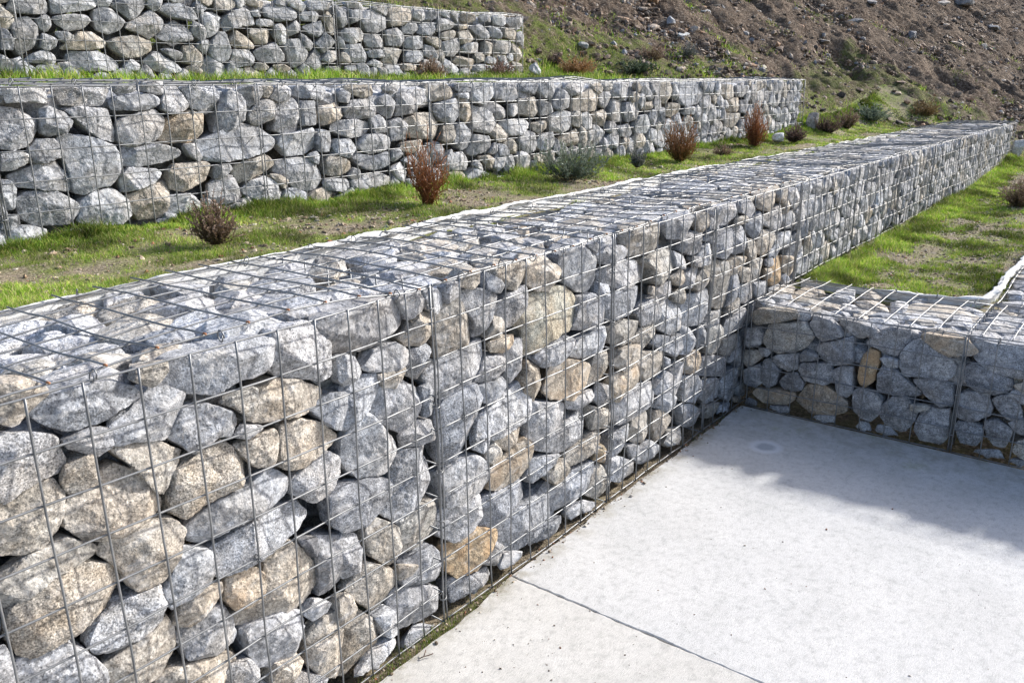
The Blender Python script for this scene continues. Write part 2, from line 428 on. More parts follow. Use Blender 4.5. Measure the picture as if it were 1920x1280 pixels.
def joint_strip(y0, y1, xbase, sign):
    """crumbly edge of a slab along the joint"""
    ys = np.arange(y1, y0, .006); n = len(ys)
    e = xbase+sign*(.0010+.0020*fbm2(ys, ys*0+sign, 40, 3)+.005*np.clip(fbm2(ys, ys*0+3*sign, 12, 2)-.35, 0, 1))
    xin = np.full(n, xbase+sign*.05)
    V = np.concatenate([np.stack([e, ys, np.full(n, -.10)], -1), np.stack([e, ys, np.full(n, -.0022)], -1),
                        np.stack([e+sign*.0035, ys, np.full(n, 0.0)], -1), np.stack([xin, ys, np.full(n, 0.0)], -1)])
    F = []
    for k in range(3):
        j = np.arange(n-1)+k*n
        q = np.stack([j, j+1, j+1+n, j+n], -1)
        F.append(q if sign < 0 else q[:, ::-1])
    return V, np.concatenate(F)
for nm, x0, x1, mat, sd, sg in (('slab', -2.6, .296-.05, M_CON1, 1.7, -1), ('slab', .296+.05, 2.105, M_CON2, 8.3, 1)):
    V, F = slab(nm, x0, x1, mat, sd, sg)
    V2, F2 = joint_strip(-.012, -5.05, .296, sg)
    me = mesh_from(nm, np.concatenate([V, V2]), [np.concatenate([F, F2+len(V)])], False, mat)
    tag(link(nm, me), kind='structure')
# rest of the pad right of the frame is under the side walls; dirt below the slab edge
dz = lambda x, y: -.028+.010*fbm2(x, y, 14, 3)
grid_sheet('dirt_strip', np.arange(-2.6, 2.2, .02), np.arange(-.14, .14, .02), dz, M_SOIL, 5)
# ---------------------------------------------------------------- rocks
# Outlines of the rocks measured face by face.  Each block: wall, pixel offset and scale of the survey picture, then one rock per line:
# tone (g grey, b blue grey, l light grey, t tan, m mixed grey-tan, o stained orange, d dark) and its outline.
TRACE = """
@A 0 640 2
g 90,265 180,170 290,150 410,145 500,165 530,195 430,245 340,300 240,330 165,310
g 215,365 330,310 395,320 400,380 350,420 240,395
l 0,345 110,335 200,350 215,400 243,445 225,485 140,515 60,560 0,600 -60,560 -60,400
t 230,460 330,405 350,500 320,545 245,565 215,520
g 410,385 395,310 470,255 530,200 575,148 695,195 660,290 610,360 500,365
t 390,395 460,370 570,365 670,400 650,480 600,560 560,550 480,460
g 615,355 680,250 760,225 850,255 883,290 850,345 790,350 710,410
g 590,140 610,60 760,20 850,-10 1010,-20 1010,70 960,120 880,140 790,195 650,190
m 470,140 480,90 600,60 605,100 545,163
t -60,640 0,600 100,540 190,510 235,560 230,660 160,760 90,795 0,795 -60,760
t 250,590 330,520 430,460 500,480 590,570 627,615 560,650 400,735 320,745 235,690
t 630,580 650,480 740,410 830,375 905,430 910,520 760,600 690,660 640,640
m 800,225 870,180 940,165 940,220 905,275 850,240
t 910,270 960,180 1010,140 1110,140 1210,175 1205,220 1120,270 960,300 905,290
l 840,350 890,305 960,305 965,320 900,355
t 860,380 960,345 1020,320 1035,360 1010,455 950,467 890,420
t 1035,420 1040,310 1110,285 1200,305 1280,360 1230,400 1120,475 1050,470
l 990,100 1020,-40 1150,-80 1220,0 1224,120 1190,144 1040,130
l 1085,520 1140,470 1220,410 1270,430 1280,500 1250,560 1170,600 1090,570
g 680,720 740,650 800,590 920,540 1000,470 1060,500 1085,550 1010,610 940,640 850,690 770,755 690,750
g 780,790 900,690 1050,620 1160,595 1170,640 1120,700 1000,780 890,850 810,880
m 0,890 120,790 240,730 360,760 330,800 190,870 80,960 0,1000 -60,960
t 380,740 560,665 640,660 685,690 650,800 600,880 500,930 460,880 440,850 360,790
l 620,880 650,790 690,765 780,775 795,850 790,900 700,950 630,990 600,930
t 20,1000 120,900 300,820 420,840 450,890 400,1000 260,1080 110,1175 60,1160 20,1090
l 325,1130 350,1060 440,970 590,900 605,960 600,1050 530,1110 420,1150 345,1160
t 640,1060 680,960 760,920 825,895 830,930 790,980 710,1060
o 830,960 850,880 930,840 980,860 985,950 930,990 870,1000
t 975,890 1000,830 1100,755 1180,830 1195,900 1150,980 1060,1020 900,1075 880,1020 980,960
d 1105,740 1180,730 1185,790 1150,800
g 1185,820 1185,730 1280,725 1280,890 1220,940 1200,960
m 380,1200 470,1130 560,1080 610,1020 655,1080 660,1150 600,1230 520,1290 380,1300
g 660,1110 720,1040 830,980 880,1040 905,1110 850,1150 700,1190
g 910,1090 940,1060 1060,1010 1130,1010 1130,1100 1110,1180 1040,1215 950,1215 920,1160
t 565,1280 640,1220 720,1190 870,1160 880,1190 830,1280 700,1320
l 805,1280 850,1200 920,1180 960,1220 950,1290 880,1330
t 1000,1280 1020,1200 1110,1165 1125,1190 1100,1250 1050,1290
g 50,1280 40,1200 200,1110 310,1150 390,1220 370,1290 200,1330
l 1130,1020 1170,960 1225,970 1215,1010 1160,1040
t 1140,1110 1200,1030 1280,990 1290,1060 1200,1110 1150,1130
t 1145,1200 1150,1140 1280,1060 1290,1190 1260,1255 1180,1240
g 1150,250 1230,190 1290,190 1290,335 1230,320
t 0,150 90,140 165,165 175,190 110,235 60,300 30,315 -40,290 -60,180
g -60,1190 0,1110 30,1180 60,1290 -60,1300
@A 0 0 1
g 582,604 640,580 735,560 755,580 755,605 725,637 680,657 620,662
@A 640 640 2
l 0,45 40,55 65,110 40,150 0,165 -30,140 -30,60
l 70,100 120,30 200,0 235,30 240,80 170,110 90,110
t 120,120 200,95 235,90 225,130 200,175 140,170
g 0,170 60,130 130,110 130,180 95,250 40,310 0,330 -40,280
g 95,250 130,170 200,135 280,170 295,245 260,290 210,340 140,300
g 290,170 320,150 335,220 325,270 295,280
g 195,350 260,290 330,290 345,330 320,370 220,395
l 0,440 0,370 80,255 130,310 190,370 203,420 150,490 60,510 20,480
g 175,470 215,400 320,385 310,430 265,500 215,570 190,560
b 0,540 110,505 185,520 190,580 100,680 0,710 -50,680 -50,580
g 145,640 190,580 280,470 330,430 355,530 280,620 215,685
b 350,270 380,220 450,170 500,160 523,210 510,270 480,370 450,440 400,485 365,440 350,350
g 480,400 500,300 540,250 545,350 530,420
t 80,740 90,680 130,660 205,690 210,790 160,830 100,800
m 200,680 290,610 340,590 360,690 300,760 210,800
l 370,500 440,440 490,420 540,450 545,520 510,580 450,600 380,620
l 360,650 400,600 520,570 520,640 490,710 425,755 370,730
g 500,150 540,60 590,45 615,90 560,150 510,155
g 500,170 610,130 620,170 590,220 530,230
g 590,60 620,0 680,-10 685,100 640,160 620,120
l 545,340 550,250 620,200 680,155 710,200 700,290 600,350 560,370
t 550,370 640,320 690,300 670,370 620,410
t 530,410 565,375 595,420 560,465 530,440
o 545,550 550,480 600,430 690,360 715,390 700,470 640,520 580,555
o 680,140 700,70 740,100 755,180 720,222 690,200
o 760,190 770,100 850,65 920,80 943,120 900,180 860,215 780,215
g 710,60 740,30 800,0 870,0 860,30 790,85 740,95
l 705,280 720,230 830,225 840,250 800,330 740,390 700,360
g 835,215 930,175 935,200 890,250 845,255
l 720,400 800,320 910,250 925,330 890,390 800,415 740,410
t 820,440 930,340 980,320 970,370 900,440 850,465
g 705,530 690,500 710,440 820,415 800,450
b 505,690 530,580 620,540 690,510 700,580 620,640 560,700
g 585,740 600,660 700,600 780,530 830,570 830,640 720,720 660,780 610,790
g 780,560 870,480 935,440 940,500 900,560 800,640
O 395,770 480,720 500,695 575,700 580,750 520,830 430,885 400,860
g 510,830 570,745 600,765 560,830
l 575,850 600,790 670,780 675,810 600,850
b 400,890 480,870 540,840 565,890 560,940 490,985 410,1010
g 670,760 760,680 825,650 835,710 750,770 700,800
g 0,715 50,720 75,780 60,850 0,890 -40,860 -40,760
t 10,930 80,820 190,850 205,900 160,990 120,1010 50,970
t 195,830 280,830 250,870 205,890
g 220,900 210,830 340,760 370,790 370,870 300,910 240,930
g 175,990 200,930 300,910 380,930 375,1000 300,1050 210,1080
l 110,1030 170,990 200,1030 200,1090 150,1100
t 0,1060 60,1000 145,1060 148,1110 100,1160 20,1250 -10,1255 -30,1150
l 20,1260 90,1160 170,1100 190,1110 150,1190 110,1260 60,1290
g 190,1110 280,1070 370,1050 380,1080 280,1140 215,1160
t 0,930 30,950 50,1000 20,1050 -30,1050 -30,960
l 830,640 890,590 880,650 850,670
l 890,590 950,600 930,650 895,670
t 930,240 990,250 990,320 930,330
O 935,400 960,380 980,400 970,450 930,440
m 905,570 930,480 960,450 990,480 985,550 950,590
b 930,210 950,150 990,160 990,220 960,245
t 1010,80 1040,30 1100,10 1110,60 1050,110
o 1010,200 1010,130 1100,80 1110,150 1060,200 1030,230
l 1010,290 1020,230 1100,160 1165,150 1165,230 1080,290 1030,310
l 1000,440 1010,350 1075,300 1070,340 1040,400
l 1000,520 1040,430 1090,450 1100,500 1060,530
m 1070,350 1085,280 1140,255 1165,280 1165,340 1100,385
t 1110,60 1130,40 1200,35 1195,120 1140,150 1110,110
t 1165,310 1175,260 1200,250 1235,290 1220,330 1180,380
l 1060,390 1100,385 1110,440 1080,440
l 1110,420 1160,370 1210,400 1205,450 1110,460
g 1165,190 1210,110 1235,120 1230,170 1180,200
l 1160,240 1200,200 1250,200 1260,240 1220,270
m 1205,380 1235,340 1280,320 1280,380 1240,425
@A 640 480 4
l 400,300 580,260 650,340 600,410 485,480 455,400
l 590,250 700,240 750,280 760,370 700,440 640,400
t 490,550 600,410 680,440 690,560 640,650 480,680 430,620
g 440,880 500,700 640,660 665,690 640,810 560,920
g 740,235 800,170 870,200 880,290 770,360 750,300
m 700,470 770,380 860,300 920,400 985,480 985,600 950,680 720,770 700,600
t 860,230 880,100 1030,90 1010,200 960,245
g 890,270 1000,235 1160,290 1130,450 1050,600 1000,610 980,480 930,390
b 1080,110 1150,160 1210,230 1190,280 1080,260
t 1090,600 1130,450 1200,460 1225,540 1180,610 1100,620
o 1100,640 1280,580 1270,650 1190,720 1110,720
g 600,880 720,780 900,700 1080,620 1080,740 1000,900 930,980 790,1085 690,1050 640,980
@A 0 0 1
g 926,585 948,552 990,535 991,560 982,585 962,612 945,618
t 910,498 960,485 984,492 982,525 965,545 948,540 925,515
t 1165,425 1240,410 1246,460 1200,480 1180,480
@A 960 440 4
t 110,180 220,130 290,200 370,260 360,340 310,430 200,420 120,370
g 345,150 480,90 590,120 630,230 640,310 590,430 500,430 400,360 350,240
M 130,460 250,410 400,385 470,440 495,530 480,650 400,720 260,790 190,880 100,900 90,700 20,690
b 430,710 500,470 590,435 660,510 700,590 690,650 560,710
g 640,150 720,80 830,80 860,120 820,180 720,230 650,190
g 540,80 600,50 630,70 610,140
g 650,350 680,280 750,230 850,170 980,200 1050,280 1020,330 860,400 800,410 740,380
m 990,190 1080,130 1190,95 1195,250 1130,360 1060,370 1050,260
g 700,480 780,420 920,390 1010,390 960,500 900,570 780,640 720,640
t 1005,440 1020,380 1050,390 1045,460
g 1060,400 1130,370 1190,340 1215,400 1180,470 1090,520
g 920,590 960,520 1060,460 1090,580 1060,650 960,680
m 720,810 720,700 800,640 910,640 930,720 890,800 790,825
l 400,900 480,780 600,720 690,680 710,750 680,850 560,910 490,925
b 150,910 250,820 380,750 460,780 440,860 350,930 280,980 190,980
m 540,1130 600,900 690,870 690,1060 600,1110
m 895,820 950,700 1060,650 1080,690 1040,780 960,880 920,890
l 1075,640 1110,520 1180,480 1230,500 1270,600 1270,700 1180,750 1080,700
b 1045,810 1090,750 1180,760 1190,830 1110,880
g 1140,870 1200,770 1280,740 1280,880 1220,915
t 1170,320 1260,240 1280,240 1280,370 1220,380
g 1200,120 1280,160 1280,260 1200,240
m 1190,440 1280,400 1280,520 1200,500
g 1060,1140 1150,1020 1190,1050 1170,1120 1080,1180
l 1120,1160 1200,1070 1280,950 1280,1100 1230,1200 1150,1200
b 1130,990 1140,910 1190,940 1180,990
g 1040,1280 1060,1220 1150,1180 1240,1230 1240,1280
@A 1280 480 4
l 50,80 60,0 190,0 180,60 110,80
l 0,250 10,140 60,90 120,80 120,150 60,230
t 60,190 130,90 185,130 180,200 90,260
l 0,500 40,300 190,240 180,320 150,480 100,520 30,525
m 160,70 240,30 320,40 325,150 330,250 310,330 300,380 240,390 210,370 200,200
o 325,60 380,0 445,0 440,60 400,110 330,150
b 340,150 380,110 410,180 400,280 370,340 300,390 330,300
t 395,120 440,80 490,90 490,190 420,195
l 410,340 420,210 500,200 510,280 450,350
m 490,70 510,10 580,20 590,140 500,210
g 510,300 520,200 600,180 640,210 600,270 540,320
O 620,170 650,20 740,0 750,110 700,200 650,220
o 750,110 760,0 830,0 830,90 770,150
b 590,60 655,0 660,60 620,80
t 590,90 640,90 640,140 600,180
l 140,520 190,420 290,400 300,440 260,500 170,540
t 300,440 330,380 400,310 400,400 360,420
m 170,640 180,540 260,510 300,560 290,600 270,720 200,740
l 280,560 320,480 400,420 480,380 470,450 430,530 350,560 300,600
g 100,560 130,510 175,580 160,670 110,690
l 0,740 0,520 50,540 100,610 100,690 40,740
m 280,740 300,620 390,570 390,650 340,740
o 0,880 20,760 100,700 145,760 130,830 80,885
g 340,800 370,680 420,590 440,640 400,740
g 120,900 160,760 230,740 330,760 350,830 300,900
g 280,950 330,860 400,830 415,920 400,1020 340,1090 300,1060
l 0,1090 0,900 90,890 140,950 140,1010 90,1100
l 130,1060 140,940 240,910 300,950 290,1040 180,1110
l 0,1280 0,1120 60,1110 130,1160 120,1220 60,1270
m 150,1220 170,1120 240,1100 300,1090 240,1200
g 250,1200 260,1130 330,1090 370,1120 350,1180
o 370,1110 360,1070 430,1040 430,1090
@A 1100 260 4.267
g 625,640 700,600 840,610 830,690 770,740 740,800 640,800
t 860,600 940,590 945,700 900,750 860,740
g 960,590 1100,520 1190,500 1190,600 1130,650 1100,690 1040,690
b 1195,500 1290,490 1335,560 1290,640 1200,590
m 1130,680 1190,620 1250,600 1270,650 1200,690
t 1350,500 1450,440 1530,430 1530,520 1440,580 1350,560
b 1270,680 1350,620 1390,575 1410,650 1370,760 1320,800 1280,740
g 750,790 850,740 910,750 920,850 830,930 750,900
l 840,960 900,870 960,830 980,900 960,1000 840,1010
b 1000,790 1130,720 1130,840 1160,900 1080,960 1000,940
b 1140,720 1230,690 1270,740 1250,880 1180,930 1140,870
l 1410,620 1540,520 1560,620 1530,700 1470,740 1420,690
l 1590,480 1590,420 1690,390 1700,500 1640,560
t 1350,830 1400,730 1490,720 1480,860 1400,930 1360,920
l 1560,600 1650,560 1640,690 1580,720
l 1500,830 1560,750 1640,740 1620,850 1520,900
m 1250,880 1260,790 1330,820 1330,940 1270,990
@D 1280 480 4
m 495,510 500,440 580,390 760,375 900,380 915,410 870,470 720,495 560,515
g 470,660 480,540 570,530 605,590 590,660 500,680
m 600,640 640,520 720,505 900,500 960,560 980,610 930,680 840,720 720,725 650,690
g 950,510 1000,450 1120,480 1180,540 1210,600 1130,620 1050,640 1000,600
m 460,790 470,700 570,700 600,760 550,800 490,830
g 570,690 640,685 670,720 640,750 600,745
b 455,960 460,850 570,810 600,830 600,950 540,980
g 590,900 610,780 650,765 700,820 730,860 700,960 640,990 600,960
g 660,770 700,740 870,725 870,840 800,860 700,820
b 725,940 790,870 860,870 915,950 900,1000 830,1010 760,990
g 875,740 920,700 1010,740 1020,780 880,790
g 865,850 890,800 1100,800 1140,860 1150,940 1060,960 920,930
b 990,690 1060,650 1280,600 1280,800 1120,820 1040,770
g 1130,850 1200,820 1280,830 1280,1020 1230,1065 1160,1030 1150,950
o 525,1020 560,985 700,1000 850,1020 845,1080 780,1115 620,1090
o 845,1090 920,970 1060,965 1160,1020 1240,1100 1220,1170 1120,1195 960,1170
g 580,1150 620,1110 830,1125 870,1170 860,1210 700,1180
d 460,1110 500,1050 560,1080 570,1130 500,1150
g 920,1210 980,1180 1140,1190 1220,1240 1210,1280 930,1240
@D 0 0 1
l 1562,592 1600,598 1640,615 1648,625 1635,632 1605,630 1580,610
g 1890,740 1900,730 1922,727 1930,760 1900,750
g 1800,845 1835,840 1888,840 1885,865 1850,865
g 1885,865 1900,857 1930,860 1930,880
@D 1600 500 4
g 95,570 180,500 300,450 420,480 425,560 380,620 320,675 230,640 110,590
o 490,500 600,490 820,500 880,570 940,630 900,660 720,670 620,620 540,560
g 345,740 360,640 430,570 500,545 600,580 700,640 770,740 760,800 690,850 560,820 380,820
O 35,830 70,670 120,615 190,640 200,700 160,850 90,905 50,880
g 200,680 240,665 340,690 340,750 260,750
b 170,940 190,800 230,725 330,770 400,850 505,950 490,980 350,970
g 435,850 470,835 600,840 750,880 750,1030 650,1040 570,980
g 0,1080 0,930 60,900 180,950 220,1000 200,1100 130,1160 60,1130
g 205,1110 220,1030 300,970 400,980 480,1080 470,1140 400,1220 350,1230 240,1170
m 430,1060 440,1020 600,1030 560,1065 480,1085
g 450,1220 500,1100 560,1050 720,1070 720,1150 700,1290 620,1360 520,1330
g 890,600 930,540 1080,500 1200,550 1300,590 1300,840 1180,820 1000,770 900,690
b 830,800 840,750 900,720 1000,770 1190,840 1200,910 1150,940 1040,955 900,910 850,870
g 765,1100 790,960 860,930 1000,930 1045,1060 1030,1110 870,1165 780,1130
g 1035,1000 1090,960 1200,950 1250,1020 1275,1120 1260,1180 1150,1130
g 1165,1160 1280,1120 1290,1260 1220,1230
g 760,1200 780,1160 900,1160 970,1200 970,1280 930,1340 800,1310
g 980,1150 1080,1140 1200,1210 1190,1260 1130,1360 1050,1340 1000,1260
t 1200,880 1290,860 1300,1000 1230,940
b 160,1240 190,1170 290,1190 320,1240 380,1290 250,1300
g 10,1210 60,1150 130,1170 140,1230 100,1270
@B 0 120 3.765
l 0,280 -60,200 0,140 100,150 330,165 370,240 365,290 200,265
g 350,190 380,150 560,140 750,160 750,200 700,295 560,300 430,290 400,240
l 770,180 780,150 950,150 940,190 830,225
g 750,290 800,230 1050,210 1120,260 1090,295 1000,330 780,325
g 970,190 980,120 1140,115 1150,190 1120,220
l 1125,260 1150,180 1230,150 1330,310 1200,360 1130,320
l 1230,130 1320,120 1500,120 1530,250 1400,330 1340,310 1280,200
g 0,600 -80,500 0,300 130,320 270,410 260,470 180,580 100,610
g 275,490 270,320 330,300 440,340 505,410 460,480 330,515
g 430,310 560,300 740,320 800,460 800,550 700,530 620,480 500,370
l 815,400 960,345 1080,320 1150,380 1120,500 1080,540 900,585 830,540
o 1130,480 1160,390 1330,330 1430,350 1440,480 1380,550 1200,560 1120,530
g 400,520 480,495 640,520 790,580 860,680 830,800 770,860 680,870 600,920 520,900 480,760
g 190,600 260,530 380,530 430,600 420,660 300,700 210,700
l 0,760 0,620 100,615 185,630 180,700 80,750
g 860,720 855,590 1000,555 1150,570 1300,620 1230,670 1130,700 950,725
g 1290,570 1360,560 1420,660 1400,690 1330,650
g 70,790 260,700 400,685 480,800 510,880 490,900 300,890 130,870
g 0,1040 0,820 60,820 110,880 100,1020
l 115,960 200,900 400,900 540,980 560,1040 480,1130 250,1145 150,1090
l 545,1110 570,970 660,890 800,880 900,960 930,1060 850,1130 640,1140
g 860,910 830,800 900,730 1100,740 1140,770 1080,840 900,900
t 880,940 1060,860 1180,820 1210,880 1180,1000 1150,1080 980,1100 940,1040
t 1190,760 1230,710 1420,690 1480,700 1440,820 1290,900 1200,880
l 1170,1050 1190,930 1330,910 1420,980 1430,1030 1300,1050
g 0,1170 20,1070 120,1060 140,1150 80,1170
g 420,1190 450,1160 570,1160 590,1190
@B 400 120 3.765
g -130,560 0,500 100,450 200,420 330,450 440,540 420,600 240,660 60,690 -80,680
g 0,810 0,710 100,710 130,740 60,800
l -30,950 -30,850 60,790 140,790 160,850 200,930 180,970 20,990
g 0,490 40,270 100,175 200,220 240,330 220,400 100,470
g 160,190 230,145 330,150 345,200 300,270 250,305 200,260
m 320,140 400,140 415,180 370,245 340,230
l 395,240 440,150 500,145 540,180 530,250 470,270
g 245,370 300,260 390,250 430,290 420,390 300,440 260,420
l 440,470 450,300 560,240 600,300 600,470 520,490
l 530,150 620,135 760,150 850,200 850,265 720,250 560,235
g 605,330 610,265 710,260 720,430 620,435
t 760,300 860,275 915,320 910,380 780,435 740,350
g 870,200 900,170 960,210 950,280 890,270
m 860,160 980,130 1130,150 1130,220 1040,240 960,210
l 920,330 960,260 1080,240 1150,290 1140,370 1020,395 940,380
g 800,450 870,400 1010,390 1130,420 1110,510 950,520
l 460,570 480,500 600,480 700,450 730,590 650,640 520,650
g 720,560 740,460 820,480 840,560 830,620 750,620
l 840,580 870,530 960,530 1010,600 940,665 860,640
l 1030,560 1080,500 1180,490 1250,520 1240,600 1100,640 1030,600
g 1100,380 1160,360 1220,400 1230,480 1140,490
g 1140,260 1210,210 1290,270 1290,350 1240,385 1150,330
g 1240,410 1310,380 1385,440 1370,530 1260,545
l 1135,180 1150,140 1360,130 1360,170 1260,200
g 1290,210 1360,175 1450,190 1475,280 1430,340 1300,370
t 1350,390 1450,345 1560,350 1600,440 1570,530 1400,520
t 120,740 200,690 370,640 430,710 340,770 180,845
g 430,760 450,690 600,660 700,680 770,770 760,840 700,890 580,890 520,820
g 650,640 720,615 745,650 730,710 680,690
m 790,780 790,680 840,635 980,700 980,750 850,800
b 960,650 1000,630 1130,650 1240,610 1240,710 1130,750 1060,740
g 1250,690 1250,600 1310,600 1330,640 1280,690
l 200,890 250,830 350,790 430,830 485,910 470,950 320,965 220,920
m 370,770 450,780 515,820 500,880 470,870
g 760,850 780,810 930,810 960,860 900,900 790,890
l 1045,840 1060,780 1150,765 1250,800 1230,850 1100,870
g 940,800 980,730 1030,750 1030,800 980,820
l 1250,740 1320,690 1360,760 1340,840 1290,810
t 1310,610 1330,560 1480,530 1490,570 1400,630
g 1330,680 1400,640 1430,690 1400,740
g 1370,800 1410,740 1440,800
@B 800 120 3.765
t 0,260 0,140 120,140 195,200 170,240 60,265
l 190,240 210,205 295,205 300,250
b 160,160 200,135 310,130 300,200 220,200
l 310,260 330,130 460,130 450,230 400,290
b 450,240 480,130 630,130 650,230 600,270
g 50,330 60,280 200,240 225,300 220,380 170,435 90,400
t 230,370 250,280 300,270 305,400 280,430
l 320,470 330,290 400,310 500,380 480,440 420,490
g 395,290 490,265 565,330 560,380 500,390 440,340
l 575,360 575,285 630,280 640,350 600,375
m 95,540 110,440 180,430 190,510 150,570
g 190,560 200,440 250,410 310,470 310,580 240,610
g 285,620 330,500 430,510 440,580 400,620 320,650
m 430,490 500,420 570,480 560,540 500,555
l 505,410 560,390 700,390 730,420 660,500 590,510
m 650,350 650,250 780,230 790,330 740,375
l 790,250 860,280 885,340 800,370
b 650,190 660,130 780,130 770,220
l 795,200 800,135 920,135 900,240 830,240
t 730,420 830,400 835,450 780,490 740,470
l 640,540 700,470 770,500 750,610 700,630 660,600
l 770,570 800,500 870,480 895,540 870,600 800,615
t 540,560 590,530 655,590 640,630 580,640
g 420,630 460,555 485,560 485,620 450,640
g 490,560 540,570 570,620 560,650 500,650
l 870,470 860,370 940,325 1010,340 1010,450 940,490
g 880,300 930,170 1000,230 1000,310 920,330
t 1040,330 1040,240 1160,170 1220,240 1200,330 1120,335
l 950,170 1000,130 1120,130 1090,210 1020,225
b 0,660 10,560 80,550 130,600 130,660 60,690
l 170,750 190,630 240,620 280,680 280,750
t 360,660 420,640 470,670 460,740 420,730
g 320,720 340,670 390,720 390,760
t 720,660 770,640 820,640 830,710 770,690
@B 960 0 4
l 505,860 550,840 600,880 595,960 540,980 510,930
t 590,860 700,820 735,870 720,950 640,940 600,900
m 400,1100 330,1060 480,960 480,1080
g 650,700 740,680 750,780 700,815 660,790
l 730,870 760,750 830,750 830,910 760,920
l 830,850 850,770 930,765 965,820 920,890 860,920
t 970,830 980,770 1050,760 1040,820
l 750,700 770,625 900,620 900,680 850,740 770,730
l 920,960 950,870 1010,860 1040,930 1000,1000 940,1000
g 800,1020 790,950 870,930 920,1000 880,1040
t 1100,760 1110,620 1190,620 1180,720 1140,780
l 1190,720 1200,620 1240,640 1230,760
b 1250,780 1240,720 1245,620 1380,620 1450,700 1400,780 1290,795
t 1145,860 1170,770 1250,780 1250,840 1190,880
g 1265,860 1270,800 1380,800 1380,860
l 1440,700 1460,620 1515,620 1510,700 1480,730
m 1550,700 1570,630 1670,640 1680,720 1610,750
l 1680,720 1680,640 1770,640 1770,680 1720,730
t 1610,840 1620,750 1690,730 1710,780 1700,840
m 1590,950 1600,850 1720,850 1710,900 1640,960
@C 0 0 4.8
g 30,110 90,0 400,0 450,90 420,130 270,130
l 440,-20 860,-20 860,60 800,90 480,130
g 100,200 180,160 250,155 340,250 345,350 280,440 180,500 130,440
g 310,180 400,130 445,160 460,230 420,290 360,270
l 480,150 620,130 760,135 805,190 740,260 600,280 500,220
g 840,100 920,55 1010,90 1130,200 1080,270 980,310 860,270
g 1000,50 1080,0 1320,0 1300,60 1250,140 1170,180
g 1130,260 1150,210 1250,160 1360,90 1465,190 1450,260 1340,355 1230,290
g 1410,100 1490,30 1600,25 1720,80 1780,170 1720,195 1550,160
g 1400,330 1460,250 1580,180 1690,260 1755,360 1600,385 1440,370
m 980,380 1050,340 1200,320 1360,370 1360,460 1260,510 1130,525 1020,450
g 460,280 600,290 690,340 650,400 560,380
t 520,430 650,360 700,290 830,290 980,380 970,430 800,455 560,445
g 350,430 370,300 440,320 510,360 500,420 430,460
g 0,450 0,250 60,270 120,360 110,450
l 0,640 0,480 60,520 110,570 110,640
g 200,560 280,490 380,450 480,490 520,550 480,580
g 590,520 640,460 760,470 880,460 1000,520 1080,580 1060,640 700,640
l 1110,600 1180,525 1260,590 1240,640 1130,640
l 1280,560 1400,460 1500,530 1580,570 1650,640 1500,670 1400,640
g 1420,440 1530,440 1635,480 1630,540 1560,540
m 1635,560 1640,420 1730,410 1830,510 1830,570 1800,610
t 1650,600 1740,590 1820,630 1800,665 1680,650
@C 400 0 4.8
l -120,120 0,110 80,160 60,260 0,320 -60,350
g 0,540 -50,480 -40,400 40,290 100,290 150,460 130,550 80,560
m 0,0 150,-10 210,60 130,90 0,105
t 180,0 480,0 460,40 430,75 350,60
g 80,220 100,150 250,60 330,100 370,230 240,240 110,290
g 330,100 400,90 430,160 350,150
g 430,130 450,70 560,55 680,70 760,130 730,180 580,200 490,160
l 370,200 400,170 500,175 550,220 530,245 400,240
t 320,300 340,260 515,260 520,330 480,400 390,400
t 145,380 200,270 300,340 375,400 370,440 200,430
l 550,230 610,210 650,270 655,400 600,400 560,340
l 660,250 740,180 775,230 770,290 680,330
l 640,0 780,0 820,60 800,110 700,70
g 810,0 1060,0 1080,60 1040,90 870,100
l 770,140 800,110 930,100 955,150 920,205 800,190
g 800,240 900,210 960,190 1000,260 990,300 930,340 850,300
m 970,170 1020,100 1090,200 1100,310 1060,320
g 800,400 790,290 900,380 900,430 860,465
g 920,400 1000,295 1100,380 1080,420 990,480
g 640,420 660,360 770,350 850,480 810,560 740,610 680,560
g 365,460 440,430 560,380 640,500 640,550 540,570 420,550
g 150,540 170,450 320,450 380,520 340,590 200,610
g 820,560 950,420 975,480 970,560 980,610 940,650 880,620
l 970,540 1030,460 1110,460 1110,540 1040,570
g 1100,150 1080,40 1200,90 1220,200 1160,255
l 1120,20 1250,10 1380,40 1340,90 1210,75
g 1210,90 1320,90 1330,170 1230,220
g 1330,200 1340,110 1430,90 1560,160 1560,260 1480,295 1380,290
l 1150,280 1190,255 1300,250 1355,300 1340,370 1250,395 1180,370
l 1390,60 1440,40 1570,70 1570,150 1450,100
t 1590,200 1590,60 1780,60 1770,180 1690,230 1610,240
g 1130,420 1110,310 1170,380 1180,450
g 1190,400 1330,395 1380,500 1350,570 1250,560 1180,480
m 1140,560 1150,470 1200,480 1240,560 1180,575
g 1350,360 1370,310 1490,310 1530,370 1510,430 1400,430
g 1550,280 1650,250 1720,330 1700,420 1580,410
g 1380,460 1520,440 1530,520 1400,525
m 1540,430 1620,430 1700,450 1650,580 1520,560
l 1370,580 1440,530 1530,580 1500,620
l 1550,590 1660,590 1700,680 1560,670
m 350,620 380,570 450,570 510,620 430,640
t 510,590 620,580 710,620 600,660
g 970,640 990,600 1140,600 1140,650
g 1160,650 1170,600 1280,590 1290,640
@C 700 0 4.8
l 350,150 360,60 440,50 465,180 420,195
b 465,180 450,80 580,80 590,130 550,180
l 590,130 600,90 660,100 700,170 650,160
l 690,120 680,90 770,95 765,210
m 780,200 780,110 900,115 930,190 850,205
g 940,150 960,120 1060,130 1060,200 980,200
l 1070,140 1190,140 1190,220 1150,240 1080,210
l 1195,210 1210,160 1330,160 1340,230 1290,280
l 255,260 290,210 380,210 400,260 350,310 270,305
g 390,300 420,220 580,200 560,260 520,320 430,320
g 560,290 580,170 660,170 740,220 700,260
o 720,250 880,205 880,250 760,275
